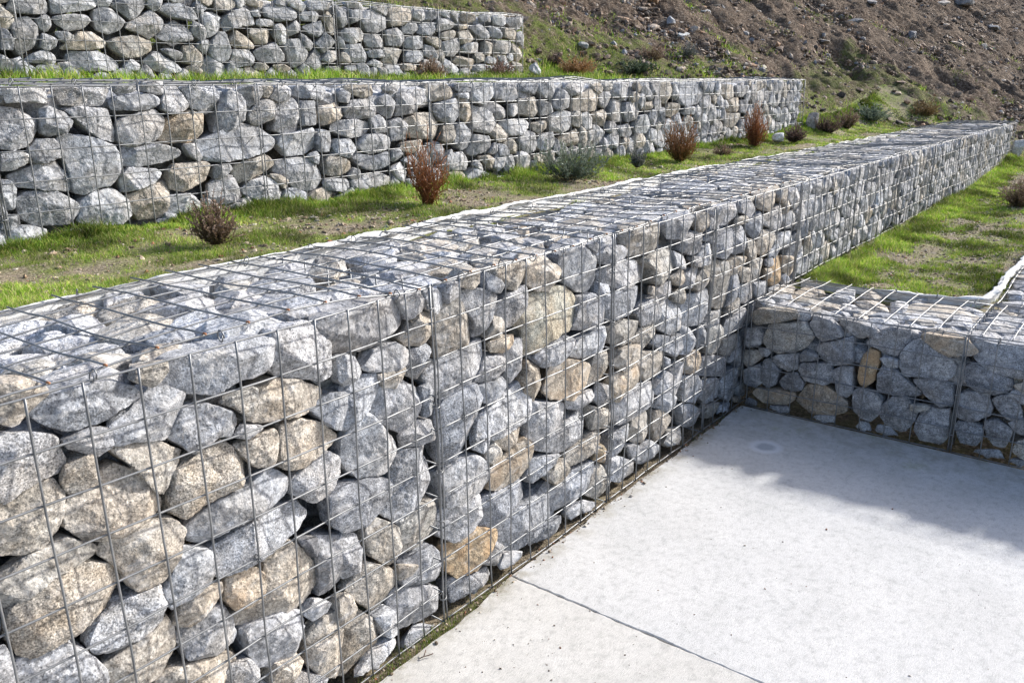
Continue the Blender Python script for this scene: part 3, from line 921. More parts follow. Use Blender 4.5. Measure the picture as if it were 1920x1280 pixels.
t 590,330 620,295 730,270 755,300 740,340 650,370
t 760,290 850,275 920,350 870,385 790,400
g 880,260 960,210 1040,290 1040,355 960,350
b 1050,330 1040,230 1130,260 1160,320 1130,355
t 1165,340 1170,250 1270,280 1265,370
g 1280,300 1320,280 1345,330 1340,430 1290,380
g 285,370 300,340 450,320 455,430 370,450 290,430
m 465,340 600,340 620,400 590,450 500,390
l 620,440 620,380 780,345 785,450 730,510 640,500
l 795,440 830,390 960,380 960,480 830,480
m 990,500 1000,370 1075,390 1070,490
l 1090,470 1100,370 1230,370 1240,470 1180,490
t 1240,490 1250,380 1330,440 1350,500 1310,560
l 465,500 470,400 540,430 595,540 540,560
g 290,500 330,450 440,470 450,540 380,570 300,560
l 630,600 640,525 790,620 780,660 650,660
t 730,550 760,505 930,540 880,630 790,600
g 890,650 900,580 1040,580 1040,650
l 980,560 1030,505 1110,530 1100,585
l 1110,510 1180,500 1230,580 1170,605
t 1240,600 1250,550 1340,580 1350,640 1310,670
m 1060,660 1080,610 1230,620 1240,660
l 110,660 130,600 210,590 260,680
t 250,640 260,570 400,580 380,640
@LA 0 460 4
l 780,420 850,360 1000,365 1080,400 870,450 790,500
m 740,540 850,470 1000,440 1190,440 1190,480 1000,520 800,555
l 330,630 450,590 700,570 800,610 730,680 600,700 420,660
l 140,690 300,650 500,700 700,680 730,740 500,780 400,800 200,740
m 720,690 900,610 1050,550 1250,560 1400,610 1220,680 980,760 770,750
g 1080,750 1200,700 1400,680 1490,710 1440,760 1200,830
t 410,880 600,800 850,780 1130,790 1200,830 1000,860 780,930 560,900 430,930
l 0,860 130,790 380,790 410,880 380,930 160,990 50,960 0,960
m 60,540 250,530 480,460 760,440 700,520 420,540 120,560
l 1080,350 1200,300 1500,290 1560,330 1480,400 1200,390
l 1000,560 1200,500 1500,440 1600,430 1600,500 1420,540
l 1260,700 1500,560 1610,540 1680,620 1500,700
@LA 400 400 4
l 0,470 120,430 300,400 330,470 160,540 0,520
m 0,600 130,530 290,560 230,620 60,640
l 220,640 300,550 560,480 700,500 760,560 620,620 380,650
l 350,790 200,780 350,700 600,640 700,620 880,660 760,750 540,770
l 680,340 780,270 1000,260 1160,300 1050,340 850,350
m 680,450 800,400 940,350 980,380 1000,430 900,470 720,460
l 980,370 1050,330 1250,310 1380,340 1360,400 1210,420
g 940,470 1080,450 1230,470 1250,500 1060,520
m 700,570 850,520 1150,520 1190,580 1000,610 760,620
l 920,700 1050,630 1200,590 1340,600 1170,640
l 860,640 920,600 1080,620 920,690
t 1440,250 1560,220 1600,230 1600,300 1480,330 1400,300
l 1150,240 1250,200 1400,220 1400,270 1250,270
@LA 760 320 4.8
m 170,890 300,820 500,820 640,880 500,930 200,950
m 500,780 700,760 860,770 800,830 600,840
t 0,700 200,640 380,650 480,710 350,740 60,760
l 560,710 700,680 900,660 970,710 860,760 700,760
m 930,660 1100,625 1200,640 1250,700 1180,730 980,720
t 1120,580 1250,560 1460,580 1470,620 1300,670 1180,640
m 380,680 500,610 660,640 640,680 480,720
l 770,600 950,590 1030,620 900,650 780,640
b 1260,540 1400,490 1450,530 1540,580 1500,600 1330,580
l 420,560 600,510 640,560 500,600
l 640,580 760,530 900,540 820,590
o 930,540 1040,530 1120,560 1080,590 980,580
l 180,620 360,560 380,600 250,640
@LD 1600 500 4
t 0,250 100,240 250,290 270,350 150,330 30,290
t 30,215 150,190 260,210 160,240
l 280,320 280,240 420,260 400,320 330,340
m 380,330 430,280 600,240 800,310 960,370 920,420 780,410 600,370
l 350,420 420,330 520,340 710,440 700,480 500,470
l 720,470 750,380 860,370 890,440 880,500 770,500
l 800,290 900,280 1000,350 960,380 880,340
l 420,270 500,215 600,230 500,280
l 100,400 280,370 340,430 230,460 100,420
m 0,340 120,310 240,370 120,400 0,390
@LD 1280 480 4
t 560,340 620,290 740,230 850,230 820,290 660,350
l 560,350 700,330 840,340 760,370
t 800,310 900,240 1010,220 1080,260 960,290
m 810,380 900,310 1100,320 1220,360 1130,420 960,420
l 1120,300 1200,240 1290,240 1290,300
"""
TONE = {'g': (.305, .312, .328, 0), 'b': (.262, .272, .294, 0), 'l': (.385, .39, .402, 0), 't': (.375, .345, .302, .08),
        'm': (.335, .32, .292, .08), 'M': (.315, .308, .262, .14), 'o': (.38, .335, .275, .34), 'O': (.39, .31, .21, .85), 'd': (.14, .143, .155, 0)}
ADJ = {'g': 'grey', 'b': 'blue-grey', 'l': 'pale grey', 't': 'tan', 'm': 'mottled grey-tan', 'M': 'rust-edged olive', 'o': 'orange-tan',
       'O': 'rusty orange', 'd': 'dark'}
# faces: origin, U, V, N(outward), u range, v range
BY0, BYS, CY0, CYS = 1.4997, -.0113, 3.2727, -.0421
def unit(v): v = np.array(v, float); return v/np.linalg.norm(v)
FACES = {
 'A':  dict(o=np.array([0, 0, 0.]), U=np.array([1., 0, 0]), V=np.array([0, 0, 1.]), N=np.array([0, -1., 0]), u=(-1.85, 9.82), v=(.01, .985)),
 'B':  dict(o=np.array([0, BY0, 1.0]), U=unit([1, BYS, 0]), V=np.array([0, 0, 1.]), N=unit([BYS, -1, 0]), u=(-1.2, 6.78), v=(.0, .495)),
 'C':  dict(o=np.array([0, CY0, 1.535]), U=unit([1, CYS, 0]), V=np.array([0, 0, 1.]), N=unit([CYS, -1, 0]), u=(-.6, 4.50), v=(.0, .495)),
 'D':  dict(o=np.array([2.12, 0, 0]), U=np.array([0, -1., 0]), V=np.array([0, 0, 1.]), N=np.array([-1., 0, 0]), u=(.03, 1.75), v=(.01, .485)),
 'LA': dict(o=np.array([0, 0, 1.0]), U=np.array([1., 0, 0]), V=np.array([0, 1., 0]), N=np.array([0, 0, 1.]), u=(-1.85, 9.82), v=(.085, .66)),
 'LB': dict(o=np.array([0, BY0, 1.5]), U=unit([1, BYS, 0]), V=np.array([0, 1., 0]), N=np.array([0, 0, 1.]), u=(-1.2, 6.78), v=(.06, .60)),
 'LC': dict(o=np.array([0, CY0, 2.035]), U=unit([1, CYS, 0]), V=np.array([0, 1., 0]), N=np.array([0, 0, 1.]), u=(-.6, 4.5), v=(.08, .55)),
 'LD': dict(o=np.array([2.12, 0, .5]), U=np.array([0, -1., 0]), V=np.array([1., 0, 0]), N=np.array([0, 0, 1.]), u=(.03, 1.75), v=(.07, .62)),
 'LE': dict(o=np.array([2.74, -.93, .5]), U=np.array([1., 0, 0]), V=np.array([0, -1., 0]), N=np.array([0, 0, 1.]), u=(.0, 2.9), v=(.0, .62)),
}
RING = .036
def to_face(f, px, py):
    F = FACES[f]; d = fw*FPX+R2*(px-960)-U2*(py-640)
    o = F['o']-F['N']*RING
    t = ((o-CAM)@F['N'])/(d@F['N'])
    P = CAM+d*t-o
    return P@F['U'], P@F['V']
NTH = 72
TH = np.arange(NTH)*2*math.pi/NTH
def radial(poly):
    poly = np.array(poly); x, y = poly[:, 0], poly[:, 1]
    x2, y2 = np.roll(x, -1), np.roll(y, -1); cr = x*y2-x2*y; A = cr.sum()/2
    if abs(A) < 1e-6: return None
    c = np.array([((x+x2)*cr).sum(), ((y+y2)*cr).sum()])/(6*A)
    R = np.zeros(NTH)
    for k, t in enumerate(TH):
        dx, dy = math.cos(t), math.sin(t); best = 0
        for i in range(len(poly)):
            ax, ay = poly[i]-c; bx, by = poly[(i+1) % len(poly)]-c
            ex, ey = bx-ax, by-ay; den = dx*ey-dy*ex
            if abs(den) < 1e-12: continue
            s = (ax*ey-ay*ex)/den; q = (ax*dy-ay*dx)/den
            if s > 0 and -1e-6 <= q <= 1+1e-6: best = max(best, s)
        R[k] = best
    R = np.where(R <= 0, np.median(R[R > 0]) if (R > 0).any() else .03, R)
    return c, R, abs(A)
_ICO = {}
def ico(s):
    if s not in _ICO:
        bm = bmesh.new(); bmesh.ops.create_icosphere(bm, subdivisions=s, radius=1)
        V = np.array([v.co[:] for v in bm.verts]); F = np.array([[v.index for v in f.verts] for f in bm.faces]); bm.free()
        _ICO[s] = (V, F)
    return _ICO[s]
PR_A = [0, .14, .28, .38, .45, .5, .62, .75, .88, 1]
PR_R = [0, .40, .76, .92, .985, 1, .98, .82, .45, 0]
PR_N = [1, .98, .88, .64, .30, 0, -.45, -.82, -.97, -1]
def rock_shape(c, R, face, rng, sub, Tf, Tb, depth=RING, cuts=8, rough=1.0):
    F = FACES[face] if isinstance(face, str) else face
    V, Fc = ico(sub)
    Rm = float(np.mean(R)); rn = R/Rm
    ang = np.arctan2(V[:, 1], V[:, 0]) % (2*math.pi); cphi = np.sqrt(np.clip(1-V[:, 2]**2, 1e-9, 1))
    Ra = np.interp(ang, np.append(TH, 2*math.pi), np.append(rn, rn[0]))
    r = Ra/cphi                                   # the traced outline, straight through the rock
    ct, st_ = np.cos(TH), np.sin(TH)
    def cut(a, el, f):
        nn = np.array([math.cos(a)*math.cos(el), math.sin(a)*math.cos(el), math.sin(el)])
        sup = (rn*(ct*math.cos(a)+st_*math.sin(a))).max()*math.cos(el)+abs(math.sin(el))
        dn = V@nn
        return np.where(dn > 1e-4, sup*f/np.maximum(dn, 1e-4), 1e9)
    a0 = rng.random()*6.28
    r = np.minimum(r, cut(a0, rng.uniform(1.05, 1.38), rng.uniform(.72, .86)))           # broad leaning front face
    if rng.random() < .75: r = np.minimum(r, cut(a0+math.pi+rng.uniform(-1, 1), rng.uniform(.80, 1.20), rng.uniform(.66, .80)))
    nb_ = rng.integers(5, 8) if sub >= 3 else 4
    for k in range(nb_):                                                              # broken edges all round
        el = rng.uniform(.42, 1.12); lo = 1/(1+math.tan(el))+.02; r = np.minimum(r, cut(a0+(k+rng.uniform(-.35, .35))*2*math.pi/nb_, el, lo+(.95-lo)*rng.random()**.8))
    for k in range(4):
        el = rng.uniform(.5, 1.0); lo = 1/(1+math.tan(el)); r = np.minimum(r, cut(a0+(k+rng.uniform(-.3, .3))*math.pi/2, -el, lo+(.85-lo)*rng.random()))
    r = np.minimum(r, cut(0, -math.pi/2, .9))
    q = V*r[:, None]
    T = np.where(q[:, 2] > 0, Tf, Tb)
    a_ = q[:, 0]*Rm; b_ = q[:, 1]*Rm; n_ = q[:, 2]*T
    # broken surface, displaced away from the middle
    off = rng.random(3)*50
    L = np.sqrt(a_**2+b_**2+n_**2)+1e-6
    x, y, z = a_+off[0], b_+off[1], n_+off[2]
    dsp = .0016*fbm(x, y, z, 14, 2)+.0027*(.35-np.abs(fbm(x+9, y, z, 27, 2)))
    if sub >= 4: dsp = dsp+.0016*fbm(x, y, z, 85, 2)
    if sub >= 5: dsp = dsp+.0007*fbm(x, y, z, 260, 2)
    dsp = dsp*rough*min(1.0, Rm/.055)
    a_ += a_/L*dsp; b_ += b_/L*dsp; n_ += n_/L*dsp
    P = (c[0]+a_)[:, None]*F['U']+(c[1]+b_)[:, None]*F['V']+(n_-depth)[:, None]*F['N']+F['o']
    # outward winding whatever the frame's handedness
    if np.dot(np.cross(F['U'], F['V']), F['N']) < 0: Fc = Fc[:, ::-1]
    return P, Fc
def chisel(R, rng):
    """straight-sided outline with 5 to 8 corners instead of a round one"""
    K = rng.integers(5, 9); a = np.sort((np.arange(K)+rng.uniform(-.32, .32, K))*2*math.pi/K+rng.uniform(0, 6.28)) % (2*math.pi); a = np.sort(a)
    r = np.interp(a, np.append(TH, 2*math.pi), np.append(R, R[0]))*rng.uniform(1.0, 1.13, K)
    x, y = r*np.cos(a), r*np.sin(a); out = R.copy()
    for n, t in enumerate(TH):
        k = np.searchsorted(a, t) % K; ax, ay, bx, by = x[k-1], y[k-1], x[k], y[k]
        dx, dy = math.cos(t), math.sin(t); ex, ey = bx-ax, by-ay; den = dx*ey-dy*ex
        if abs(den) > 1e-9:
            v = (ax*ey-ay*ex)/den
            if v > 0: out[n] = min(v, R[n]*1.22)
    return out
rocks = []      # dict: face, c, R, tone, area, layer
def add_rock(face, c, R, tone, layer=0, traced=False):
    rocks.append(dict(face=face, c=np.array(c), R=R, tone=tone, layer=layer, traced=traced))
occ = {}
CELL = .01
def raster(face):
    if face not in occ:
        F = FACES[face]; nu = int((F['u'][1]-F['u'][0])/CELL)+1; nv = int((F['v'][1]-F['v'][0])/CELL)+1
        occ[face] = np.zeros((nv, nu), bool)
    return occ[face]
def mark(face, c, R, k=1.0):
    g = raster(face); F = FACES[face]; m = R.max()+.02
    i0 = max(0, int((c[0]-m-F['u'][0])/CELL)); i1 = min(g.shape[1], int((c[0]+m-F['u'][0])/CELL)+1)
    j0 = max(0, int((c[1]-m-F['v'][0])/CELL)); j1 = min(g.shape[0], int((c[1]+m-F['v'][0])/CELL)+1)
    if i1 <= i0 or j1 <= j0: return
    uu = F['u'][0]+(np.arange(i0, i1)+.5)*CELL-c[0]; vv = F['v'][0]+(np.arange(j0, j1)+.5)*CELL-c[1]
    A, B = np.meshgrid(uu, vv); an = np.arctan2(B, A) % (2*math.pi)
    rr = np.interp(an, np.append(TH, 2*math.pi), np.append(R, R[0]))
    g[j0:j1, i0:i1] |= (A*A+B*B) < (rr*k+.004)**2
face = None
for ln in TRACE.strip().splitlines():
    if ln[0] == '@':
        a = ln[1:].split(); face = a[0]; ox, oy, sc = map(float, a[1:]); continue
    a = ln.split(); pts = []
    for p in a[1:]:
        x, y = map(float, p.split(',')); pts.append(to_face(face, ox+x/sc, oy+y/sc))
    rr = radial(pts)
    if rr is None: continue
    c, R, A = rr
    F = FACES[face]
    # keep the rock inside its basket
    for k, t in enumerate(TH):
        if face[0] != 'L':
            if math.sin(t) > .05: R[k] = min(R[k], (F['v'][1]-c[1])/math.sin(t)) if c[1] < F['v'][1]-.01 else R[k]
            if math.sin(t) < -.05: R[k] = min(R[k], max(.012, (c[1]-F['v'][0])/-math.sin(t)))
    if R.max() > 2.4*np.median(R): R = np.minimum(R, 2.4*np.median(R))
    R = R*1.03; add_rock(face, c, R, a[0], 0, True); mark(face, c, R, 1.0)
def fill(face, smin, smax, layer, urange=None, vrange=None, tones='ggglllbbttm', skip=None, stretch=1.25, gap=.975, seed=3):
    """pack rocks into whatever space of a face is still free"""
    rng = np.random.default_rng(seed); F = FACES[face]
    u0, u1 = urange or F['u']; v0, v1 = vrange or F['v']
    nu = int((u1-u0)/CELL); nv = int((v1-v0)/CELL)
    if layer == 0:
        g = raster(face); iu = int(round((u0-F['u'][0])/CELL)); iv = int(round((v0-F['v'][0])/CELL))
        o = g[iv:iv+nv, iu:iu+nu]; nv, nu = o.shape
    else: o = np.zeros((nv, nu), bool)
    U = u0+(np.arange(nu)+.5)*CELL; V = v0+(np.arange(nv)+.5)*CELL
    S = np.zeros((0, 4)); area = (~o).sum()*CELL*CELL
    # clearance of each free cell
    D = np.zeros(o.shape, int); cur = o.copy()
    for k in range(1, 9):
        D[~cur] = k
        nx = cur.copy(); nx[1:] |= cur[:-1]; nx[:-1] |= cur[1:]; nx[:, 1:] |= cur[:, :-1]; nx[:, :-1] |= cur[:, 1:]; cur = nx
    tries = int(area/(smin*smax)*60)+400
    for q in range(tries):
        fr = q/tries; s = smax*(1-fr)+smin*fr; s *= rng.uniform(.85, 1.1)
        j = rng.integers(nv); i = rng.integers(nu)
        if o[j, i] or D[j, i]*CELL < min(.07, max(.033, s*.33)): continue
        st = rng.uniform(1.0, stretch) if rng.random() < .7 else rng.uniform(.7, 1.0)
        if len(S):
            du = (S[:, 0]-U[i])/np.sqrt(S[:, 3]*st); dv = (S[:, 1]-V[j])*np.sqrt(S[:, 3]*st)
            if (np.sqrt(du*du+dv*dv) < (S[:, 2]+s)*.5*.86).any(): continue
        S = np.vstack([S, [U[i], V[j], s, st]])
    if not len(S): return
    UU, VV = np.meshgrid(U, V)
    best = np.full(o.shape, 1e9); lab = np.full(o.shape, -1)
    wob = .018*fbm2(UU*1.0+seed, VV, 9, 2)
    for k, (a, b, s, st) in enumerate(S):
        m = s*1.9; i0 = max(0, int((a-m-u0)/CELL)); i1 = min(nu, int((a+m-u0)/CELL)+1); j0 = max(0, int((b-m-v0)/CELL)); j1 = min(nv, int((b+m-v0)/CELL)+1)
        rot = rng.uniform(-.5, .5); du = UU[j0:j1, i0:i1]-a; dv = VV[j0:j1, i0:i1]-b
        p = (du*math.cos(rot)+dv*math.sin(rot))/math.sqrt(st); r = (-du*math.sin(rot)+dv*math.cos(rot))*math.sqrt(st)
        d = (np.abs(p)**1.7+np.abs(r)**1.7)**(1/1.7)/s+wob[j0:j1, i0:i1]*rng.choice([-1, 1])
        mm = (d < best[j0:j1, i0:i1]) & (d < .72)
        best[j0:j1, i0:i1][mm] = d[mm]; lab[j0:j1, i0:i1][mm] = k
    lab[o] = -1
    for k, (a, b, s, st) in enumerate(S):
        jj, ii = np.nonzero(lab == k)
        if len(jj)*CELL*CELL < .0028: continue
        ca, cb = UU[jj, ii].mean(), VV[jj, ii].mean()
        ic, jc = int((ca-u0)/CELL), int((cb-v0)/CELL)
        if lab[min(jc, nv-1), min(ic, nu-1)] != k: ca, cb = a, b
        R = np.zeros(NTH)
        for n_, t in enumerate(TH):
            r = .006
            while r < .22:
                i = int((ca+r*math.cos(t)-u0)/CELL); j = int((cb+r*math.sin(t)-v0)/CELL)
                if i < 0 or j < 0 or i >= nu or j >= nv or lab[j, i] != k: break
                r += .004
            R[n_] = r
        R = np.convolve(np.concatenate([R[-2:], R, R[:2]]), [.03, .12, .7, .12, .03], 'valid')*gap
        if skip and skip(ca, cb): continue
        if layer == 0: R = chisel(R, rng)
        add_rock(face, (ca, cb), R, rng.choice(list(tones)), layer)
fill('A', .07, .15, 0, urange=(-1.85, 2.73), vrange=(.01, .985), seed=11, tones='gglltmtb')
fill('A', .065, .155, 0, urange=(2.73, 9.82), vrange=(.49, .985), seed=12, tones='gggllllbtm', stretch=1.3)
fill('B', .065, .14, 0, seed=13, tones='gggllllbbtm')
fill('C', .065, .14, 0, seed=14, tones='gggllbtm')
fill('D', .065, .13, 0, seed=15, tones='gggbm')
fill('LA', .12, .24, 0, seed=16, tones='gllllltm', stretch=1.7)
fill('LB', .08, .2, 0, seed=17, tones='glll')
fill('LC', .1, .22, 0, seed=18, tones='glll')
fill('LD', .08, .17, 0, seed=19, tones='glllt', stretch=1.5)
fill('LE', .08, .17, 0, seed=20, tones='glllt', stretch=1.5)
for f, sd in (('A', 31), ('B', 32), ('C', 33), ('D', 34), ('LA', 35), ('LD', 36), ('LE', 37)):
    if f == 'A':
        fill('A', .10, .17, 1, urange=(-1.85, 2.73), seed=sd); fill('A', .10, .18, 1, urange=(2.73, 9.8), vrange=(.45, .95), seed=sd+9)
    else: fill(f, .10, .18, 1, seed=sd)

# size each rock has in the picture, to spend detail where it shows
for r in rocks:
    F = FACES[r['face']]; P = F['o']+F['U']*r['c'][0]+F['V']*r['c'][1]-F['N']*RING
    x, y, z = proj(P); r['px'] = (x, y); r['z'] = z
    m = float(np.mean(r['R'])); r['m'] = m
    view = unit(CAM-P); fs = abs(view@F['N'])
    vis = z > .1 and -60 < x < 1980 and -60 < y < 1340 and (view@F['N'] > 0)
    r['vis'] = vis; r['area'] = math.pi*m*m*max(fs, .12)*(FPX/max(z, .2))**2 if vis else 0
front = [r for r in rocks if r['layer'] == 0]
order = sorted([r for r in front if r['vis']], key=lambda r: -r['area'])
solo = order[:300]
for r in solo: r['solo'] = True
ORD = ['', 'first', 'second', 'third', 'fourth', 'fifth', 'sixth', 'seventh', 'eighth', 'ninth', 'tenth', 'eleventh', 'twelfth']
def ordw(n):
    if n <= 12: return ORD[n]
    t = {1: 'st', 2: 'nd', 3: 'rd'}.get(n % 10 if n % 100 not in (11, 12, 13) else 0, 'th'); return f'{n}{t}'
SEAMS_A = [0, .9, 1.71, 2.73]
def place_words(r):
    f = r['face']; u, v = r['c']; K = ordw
    if f == 'A':
        row = K(int((1-v)*10)+1)
        if u < 0: col = f'{K(int(-u*10)+1)} column before nearest seam'
        elif u < .9: col = f'{K(int(u*10)+1)} column past nearest seam'
        elif u < 1.71: col = f'{K(int((u-.9)*10)+1)} column past second seam'
        elif u < 2.73: col = f'{K(int((u-1.71)*10)+1)} column past third seam'
        else: col = f'{K(int((u-2.73)*10)+1)} column beyond grassy corner'
        return f'front wall, {row} mesh row down, {col}'
    if f == 'B':
        row = K(int((.5-v)*10)+1); k = (u-.605)
        col = f'{K(int(-k*10)+1)} column before first seam' if k < 0 else f'{K(int(k*10)+1)} column past first seam'
        return f'middle wall, {row} mesh row down, {col}'
    if f == 'C':
        row = K(int((.5-v)*10)+1); k = 4.5-u
        return f'top wall, {row} mesh row down, {K(int(k*10)+1)} column from its end'
    if f == 'D':
        row = K(int((.5-v)*10)+1)
        return f'shaded side wall, {row} mesh row down, {K(int(u*10)+1)} column from corner'
    if f in ('LD', 'LE'):
        w = 'side wall top' if f == 'LD' else 'return wall top'
        return f'{w}, {K(int(v*10)+1)} strip back, {K(int(u*10)+1)} gap along'
    if f == 'LA':
        row = K(int(v*10)+1)
        if u < 0: col = f'{K(int(-u*10)+1)} gap before nearest seam'
        elif u < .9: col = f'{K(int(u*10)+1)} gap past nearest seam'
        elif u < 2.73: col = f'{K(int((u-.9)*10)+1)} gap past second seam'
        else: col = f'{K(int((u-2.73)*10)+1)} gap beyond grassy corner'
        return f'front wall top, {row} strip back, {col}'
    return f'wall top, {K(int(v*10)+1)} strip back, {K(int(max(u, 0)*10)+1)} gap along'
GRP = {'A': 'rocks filling the front wall', 'B': 'rocks filling the middle wall', 'C': 'rocks filling the top wall', 'D': 'rocks filling the shaded side wall',
       'LA': 'rocks under the lid of the front wall', 'LB': 'rocks under the lid of the middle wall', 'LD': 'rocks under the lid of the side wall',
       'LE': 'rocks under the lid of the return wall', 'LC': 'rocks under the lid of the top wall'}
def shape_word(r):
    R = r['R']; wd = R[0]+R[NTH//2]; ht = R[NTH//4]+R[3*NTH//4]
    return 'flat' if wd > 1.5*ht else 'upright' if ht > 1.35*wd else 'blocky'
used = {}
for r in solo:
    sw = shape_word(r); sz = 'big ' if r['m'] > .075 else 'small ' if r['m'] < .036 else ''
    base = f"{sz}{ADJ[r['tone']]} rock in {place_words(r)}"
    lab = base
    if lab in used:
        for ex in (sw, 'craggy', 'wedged', 'pointed', 'rounded'):
            lab = f"{ex} {base}"
            if lab not in used: break
    used[lab] = r; r['label'] = lab

SV, SF, SC_, SVY = [], [], [], []; nb = 0
tonergb = {}
for idx, r in enumerate(rocks):
    rng = np.random.default_rng(1000+idx)
    m = r['m']; lid = r['face'][0] == 'L'
    pxs = m*2*FPX/max(r['z'], .3)*(1024/1920) if r['vis'] else 10
    sub = 6 if pxs > 78 else 5 if pxs > 30 else 4 if pxs > 15 else 3 if pxs > 7 else 2
    if r['layer']: sub = 2 if not lid else 3
    Tf = min(.040, .55*m)*rng.uniform(.8, 1.05); Tb = min(.085, 1.1*m)
    dep = Tf*.86+rng.uniform(.001, .008)+(0 if r['traced'] else rng.uniform(-.002, .008))
    if lid: Tf = min(.034, .5*m); Tb = min(.07, m); dep = Tf+rng.uniform(-.004, .012)
    if r['layer']: Tf = Tb = min(.07, m); dep = .245+rng.uniform(0, .03)
    if r['layer'] and lid: dep = .17
    P, Fc = rock_shape(r['c'], r['R'], r['face'], rng, sub, Tf, Tb, dep, cuts=9 if sub >= 3 else 5)
    if not r['layer']:        # every rock lies just behind its wires
        F = FACES[r['face']]; mid = F['o']+F['U']*r['c'][0]+F['V']*r['c'][1]
        top = ((P-F['o'])@F['N']).max(); amp = .016 if lid else .010; s4 = m*.8
        low = min(float(amp*fbm(*[np.array([q]) for q in mid+F['U']*a+F['V']*b], 2.1, 2)[0]) for a, b in ((0, 0), (s4, 0), (-s4, 0), (0, s4), (0, -s4)))
        P = P+F['N']*(low-.0055-rng.uniform(0, .008)-top)
    wm = rng.uniform(-.022, .022); t = np.array(TONE[r['tone']][:3])*rng.uniform(.82, 1.16)*(1.12 if lid else 1.0)*np.array([1+wm, 1, 1-wm]); st = TONE[r['tone']][3]*rng.uniform(.6, 1.1)  # lid rocks get a brighter tint: sunlight on wall tops put into their colour
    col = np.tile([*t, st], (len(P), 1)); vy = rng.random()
    if r.get('solo'):
        F = FACES[r['face']]; org = F['o']+F['U']*r['c'][0]+F['V']*r['c'][1]-F['N']*dep
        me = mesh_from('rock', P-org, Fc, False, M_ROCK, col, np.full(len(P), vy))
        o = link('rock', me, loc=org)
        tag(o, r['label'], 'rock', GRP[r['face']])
    else:
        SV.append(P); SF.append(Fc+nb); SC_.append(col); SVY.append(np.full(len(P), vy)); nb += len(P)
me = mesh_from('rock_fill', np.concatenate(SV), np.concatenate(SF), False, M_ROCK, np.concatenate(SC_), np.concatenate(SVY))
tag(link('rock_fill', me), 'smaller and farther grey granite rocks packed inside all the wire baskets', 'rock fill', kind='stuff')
print('ROCKS', len(rocks), 'front', len(front), 'solo', len(solo), 'verts', nb)
# ---------------------------------------------------------------- wire baskets
def bulge(P, s=.010):
    """baskets are hand filled: panels bow a little"""
    P = np.array(P, float); n = s*fbm(P[:, 0], P[:, 1], P[:, 2], 2.1, 2)+.0022*fbm(P[:, 0]+5, P[:, 1], P[:, 2], 9, 2)
    return n
def panel_paths(o, U, V, N, us, vs, ulim, vlim, amp=.010, gap=.0045, step=.035, over=.004):
    """vertical wires outside, horizontal wires behind them"""
    ver, hor = [], []
    for u in us:
        v = np.linspace(vlim[0]-over, vlim[1]+over, max(3, int((vlim[1]-vlim[0])/step)+1))
        du = .004*fbm2(v*0+u*3.1, v, 1.2, 1)
        P = o+U*(u+du)[:, None]+V*v[:, None]
        ver.append(P+N*(bulge(P, amp)+gap)[:, None])
    for v in vs:
        u = np.linspace(ulim[0]-over, ulim[1]+over, max(3, int((ulim[1]-ulim[0])/step)+1))
        dv = .004*fbm2(u, u*0+v*3.7, 1.2, 1)
        P = o+U*u[:, None]+V*(v+dv)[:, None]
        hor.append(P+N*bulge(P, amp)[:, None])
    return ver, hor
def wires(name, paths, parent, org, rad, sides, mat=None):
    V, F = tubes(paths, rad, sides)
    return link(name, mesh_from(name, V-org, F, True, mat or M_WIRE), parent)
def ring(cen, axis, r=.012, rad=.0017, parent=None, org=None, name='ring_clip', seg=12):
    axis = unit(axis); a = unit(np.cross(axis, [.3, .2, .9])); b = np.cross(axis, a)
    t = np.linspace(0, 2*math.pi*1.08, seg+1)
    P = np.array(cen)+r*(np.cos(t)[:, None]*a+np.sin(t)[:, None]*b*1.15)+axis*(t/(2*math.pi))[:, None]*.004
    V, F = tubes([P], rad, 5)
    return link(name, mesh_from(name, V-org, F, True, M_WIRE), parent)
RINGS = np.random.default_rng(5)
